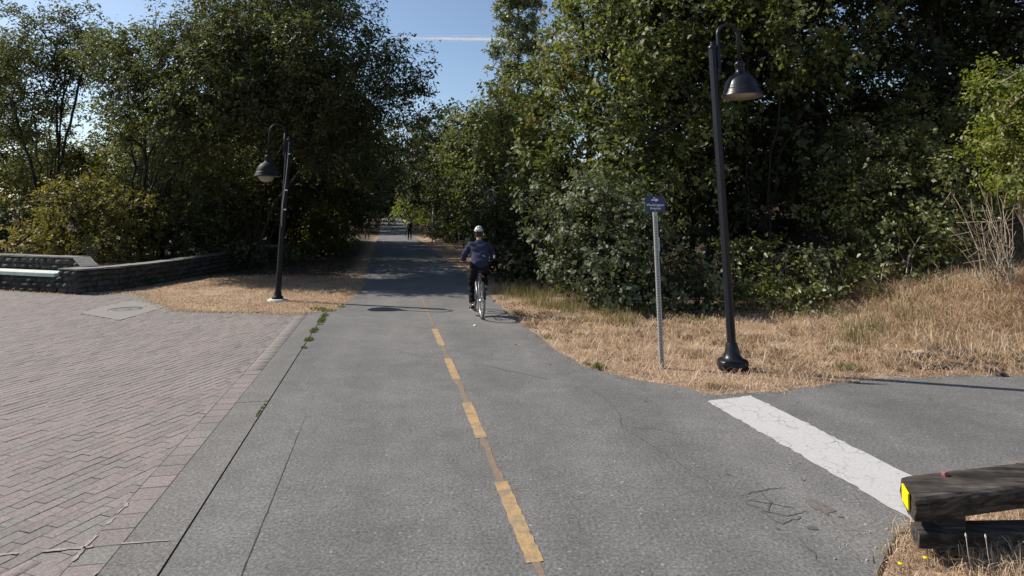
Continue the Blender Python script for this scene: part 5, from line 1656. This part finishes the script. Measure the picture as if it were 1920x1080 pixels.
# cyclist and bicycle share the frame: rear wheel contact at the origin, forward +Y
BK = G(903, 598)
HEAD = math.atan2(-PD[0], PD[1])                      # rotation about z so that +Y follows the path
bike = empty("bicycle", (BK[0], BK[1], 0.002), HEAD)
tag(bike, "grey city bicycle under the rider on the path, seen from behind", "bicycle")
def wheel(y):
    w = MB().torus((0, y, .342), .322, .020, n=44, m=8)
    wo = w.build("wheel_tyre", M_TYRE, None)
    r = empty("wheel", (0, 0, 0)); r.parent = bike
    wo.name = "tyre"; wo.parent = r
    MB().torus((0, y, .342), .337, .0075, n=44, m=6).build("tread", M_TREAD, r)
    MB().torus((0, y, .342), .298, .010, n=44, m=6).build("rim", M_RIM, r)
    MB().tube([(-.05, y, .342), (.05, y, .342)], .022, 10).build("hub", M_RIM, r)
    sp = MB()
    for k in range(28):
        a = 2 * math.pi * k / 28; sx = .03 if k % 2 else -.03
        sp.tube([(sx, y + .02 * math.cos(a + .5), .342 + .02 * math.sin(a + .5)), (0, y + .292 * math.cos(a), .342 + .292 * math.sin(a))], .0013, 3, False)
    tag(sp.build("spokes", M_RIM, r), kind='stuff')
wheel(0.0); wheel(1.06)
fr = MB()
fr.tube([(0, .43, .30), (0, .27, .82)], .017, 8); fr.tube([(0, .43, .30), (0, .92, .68)], .018, 8); fr.tube([(0, .28, .77), (0, .88, .84)], .016, 8); fr.tube([(0, .935, .66), (0, .865, .90)], .019, 8)
for sx in (-1, 1):
    fr.tube([(sx * .02, .42, .30), (sx * .06, 0, .342)], .010, 6); fr.tube([(sx * .018, .285, .76), (sx * .06, 0, .342)], .009, 6)
fr.build("frame", M_BFRAME, bike)
fk = MB()
for sx in (-1, 1): fk.tube([(sx * .02, .93, .67), (sx * .05, .95, .60), (sx * .055, 1.06, .342)], .011, 6)
fk.build("fork", M_BFRAME, bike)
hb = MB().tube([(0, .865, .90), (0, .855, .99)], .014, 8); hb.tube([(-.30, .72, 1.03), (-.22, .80, 1.03), (-.05, .86, 1.0), (.05, .86, 1.0), (.22, .80, 1.03), (.30, .72, 1.03)], .012, 8)
hb.build("handlebar", M_BLACK, bike)
for sx in (-1, 1): MB().tube([(sx * .31, .71, 1.03), (sx * .225, .795, 1.03)], .016, 8).build("grip", M_BLACK, bike)
MB().tube([(0, .275, .80), (0, .255, .90)], .014, 8).build("seat_tube_post", M_RIM, bike)
sdl = MB(); 
sdl.add([(-.085, .13, .91), (.085, .13, .91), (.09, .20, .93), (.03, .32, .93), (.018, .42, .92), (-.018, .42, .92), (-.03, .32, .93), (-.09, .20, .93), (-.07, .14, .87), (.07, .14, .87), (.07, .20, .88), (.02, .32, .89), (.012, .41, .89), (-.012, .41, .89), (-.02, .32, .89), (-.07, .20, .88)],
        [(0, 1, 2, 7), (7, 2, 3, 6), (6, 3, 4, 5), (8, 9, 1, 0), (9, 10, 2, 1), (10, 11, 3, 2), (11, 12, 4, 3), (12, 13, 5, 4), (13, 14, 6, 5), (14, 15, 7, 6), (15, 8, 0, 7), (8, 15, 10, 9), (15, 14, 11, 10), (14, 13, 12, 11)], True)
sdl.build("saddle", M_BLACK, bike)
MB().torus((.045, .43, .30), .085, .006, n=24, m=5).build("chainring", M_RIM, bike)
ck = MB().tube([(-.07, .43, .30), (.07, .43, .30)], .014, 8); ck.tube([(-.075, .43, .30), (-.08, .45, .135)], .010, 6); ck.tube([(.075, .43, .30), (.08, .41, .465)], .010, 6)
ck.build("crank", M_RIM, bike)
MB().box((-.135, .45, .135), (.10, .07, .02), bev=.003).build("pedal", M_BLACK, bike); MB().box((.135, .41, .465), (.10, .07, .02), bev=.003).build("pedal", M_BLACK, bike)
mg = MB()
vs_, fs_ = [], []
for k in range(15):
    a = R(20 + 150 * k / 14)
    for sx in (-.028, 0, .028):
        q = .362 + (.008 if sx == 0 else 0); vs_.append((sx, q * math.cos(a), .342 + q * math.sin(a)))
    if k:
        for j in (0, 1): fs_.append((3 * k - 3 + j, 3 * k - 2 + j, 3 * k + 1 + j, 3 * k + j))
mg.add(vs_, fs_, True); mg.build("mudguard", M_BLACK, bike)
MB().lathe([(.001, 0), (.022, 0), (.022, .02), (.001, .024)], (0, .17, .80), 10, Matrix.Rotation(R(90), 3, 'X')).build("rear_reflector", mat("red_reflector", (.35, .01, .01), .3), bike)

CY = dict(pelvis=(0, .24, 1.03), chest=(0, .37, 1.33), neck=(0, .43, 1.50), head=(0, .47, 1.61), shl=(-.185, .40, 1.42), shr=(.185, .40, 1.42), ell=(-.31, .50, 1.17), elr=(.31, .50, 1.17),
          wrl=(-.285, .68, 1.08), wrr=(.285, .68, 1.08), hal=(-.27, .745, 1.06), har=(.27, .745, 1.06), hil=(-.10, .27, .98), hir=(.10, .27, .98), knl=(-.135, .57, .60), knr=(.14, .66, .84),
          anl=(-.135, .40, .215), anr=(.135, .36, .54), tol=(-.14, .53, .165), tor=(.14, .50, .515), hem=(0, .20, .93))
build_person(CY, (BK[0], BK[1], 0.0), HEAD, "person in navy jacket and silver helmet riding away on a bicycle", M_JACKET, M_TROUS, helmet=True, patches=True, white_toe=True)
def walk_pose(ph=1):
    return dict(pelvis=(0, 0, .95), chest=(0, .02, 1.27), neck=(0, .03, 1.46), head=(0, .05, 1.59), shl=(-.185, .0, 1.39), shr=(.185, .0, 1.39), ell=(-.25, -.05, 1.12), elr=(.25, .04, 1.12), wrl=(-.24, .06 * ph, .90), wrr=(.24, .16, .91),
                hal=(-.235, .09 * ph, .83), har=(.235, .20, .84), hil=(-.09, 0, .90), hir=(.09, 0, .90), knl=(-.10, .12 * ph, .50), knr=(.10, -.02 * ph, .49), anl=(-.10, .17 * ph, .09), anr=(.10, -.22 * ph, .12), tol=(-.11, .33 * ph if ph > 0 else -.02, .05), tor=(.11, -.07, .05))
w1 = G(768, 450); w2 = G(688, 449)
build_person(walk_pose(1), (w1[0], w1[1], gz(w1[0], w1[1])), HEAD, "distant person in dark clothes with a pale shouldered top walking on the path", M_GREYTOP, M_TROUS)
build_person(walk_pose(1), (w2[0], w2[1], gz(w2[0], w2[1])), HEAD + .3, "distant person in olive top and khaki trousers at the shaded left path edge", M_OLIVE, M_KHAKI)
# dark rucksack on the far walker
rk = empty("rucksack", (w1[0], w1[1], gz(w1[0], w1[1]) + 1.0), HEAD); tag(rk, "dark rucksack on the back of the distant walker", "bag")
MB().box((0, -.20, .20), (.30, .16, .42), bev=.05).build("pack", M_DARKTOP, rk)
MB().box((0, -.29, .14), (.22, .05, .2), bev=.02).build("pocket", M_DARKTOP, rk)

# ------------------------------------------------------------------ contrail
def contrail():
    m = bpy.data.materials.new("contrail"); m.use_nodes = True
    N, L = m.node_tree.nodes, m.node_tree.links
    N.remove(N["Principled BSDF"])
    d = N.new("ShaderNodeBsdfTranslucent"); d.inputs[0].default_value = (.9, .92, .95, 1)
    d2 = N.new("ShaderNodeBsdfDiffuse"); d2.inputs[0].default_value = (.9, .92, .95, 1)
    ad = N.new("ShaderNodeMixShader"); L.new(d.outputs[0], ad.inputs[1]); L.new(d2.outputs[0], ad.inputs[2])
    t = N.new("ShaderNodeBsdfTransparent")
    mx = N.new("ShaderNodeMixShader")
    a = N.new("ShaderNodeAttribute"); a.attribute_name = "dens"
    p = geo_pos(N); f = noise(N, L, .012, 5, .6, p)
    mul = N.new("ShaderNodeMath"); mul.operation = 'MULTIPLY'; L.new(a.outputs["Fac"], mul.inputs[0]); L.new(f, mul.inputs[1])
    L.new(mul.outputs[0], mx.inputs[0]); L.new(t.outputs[0], mx.inputs[1]); L.new(ad.outputs[0], mx.inputs[2])
    L.new(mx.outputs[0], N["Material Output"].inputs[0])
    Y = 4000.0
    a_, b_ = W(725, 71, Y), W(1240, 76, Y)
    n_, k_ = 60, 12
    vs_, dn, fs_ = [], [], []
    rng = np.random.default_rng(4)
    for i in range(n_ + 1):
        t_ = i / n_
        c = a_ + (b_ - a_) * t_
        wd = 17 + 12 * t_ + rng.normal(0, 1.2)
        for k in range(k_):
            q = 2 * math.pi * k / k_
            vs_.append((c[0], c[1] + 40 * math.cos(q), c[2] + wd * math.sin(q)))
            dn.append(min(1, t_ * 4) * (.9 * abs(math.cos(q)) ** 1.2))
        if i:
            for k in range(k_): fs_.append(((i - 1) * k_ + k, (i - 1) * k_ + (k + 1) % k_, i * k_ + (k + 1) % k_, i * k_ + k))
    me = fast_mesh("contrail", vs_, fs_, 4, {"dens": dn}, True)
    o = link("contrail", me, m)
    tag(o, "thin white contrail streak across the blue sky", "cloud")
contrail()
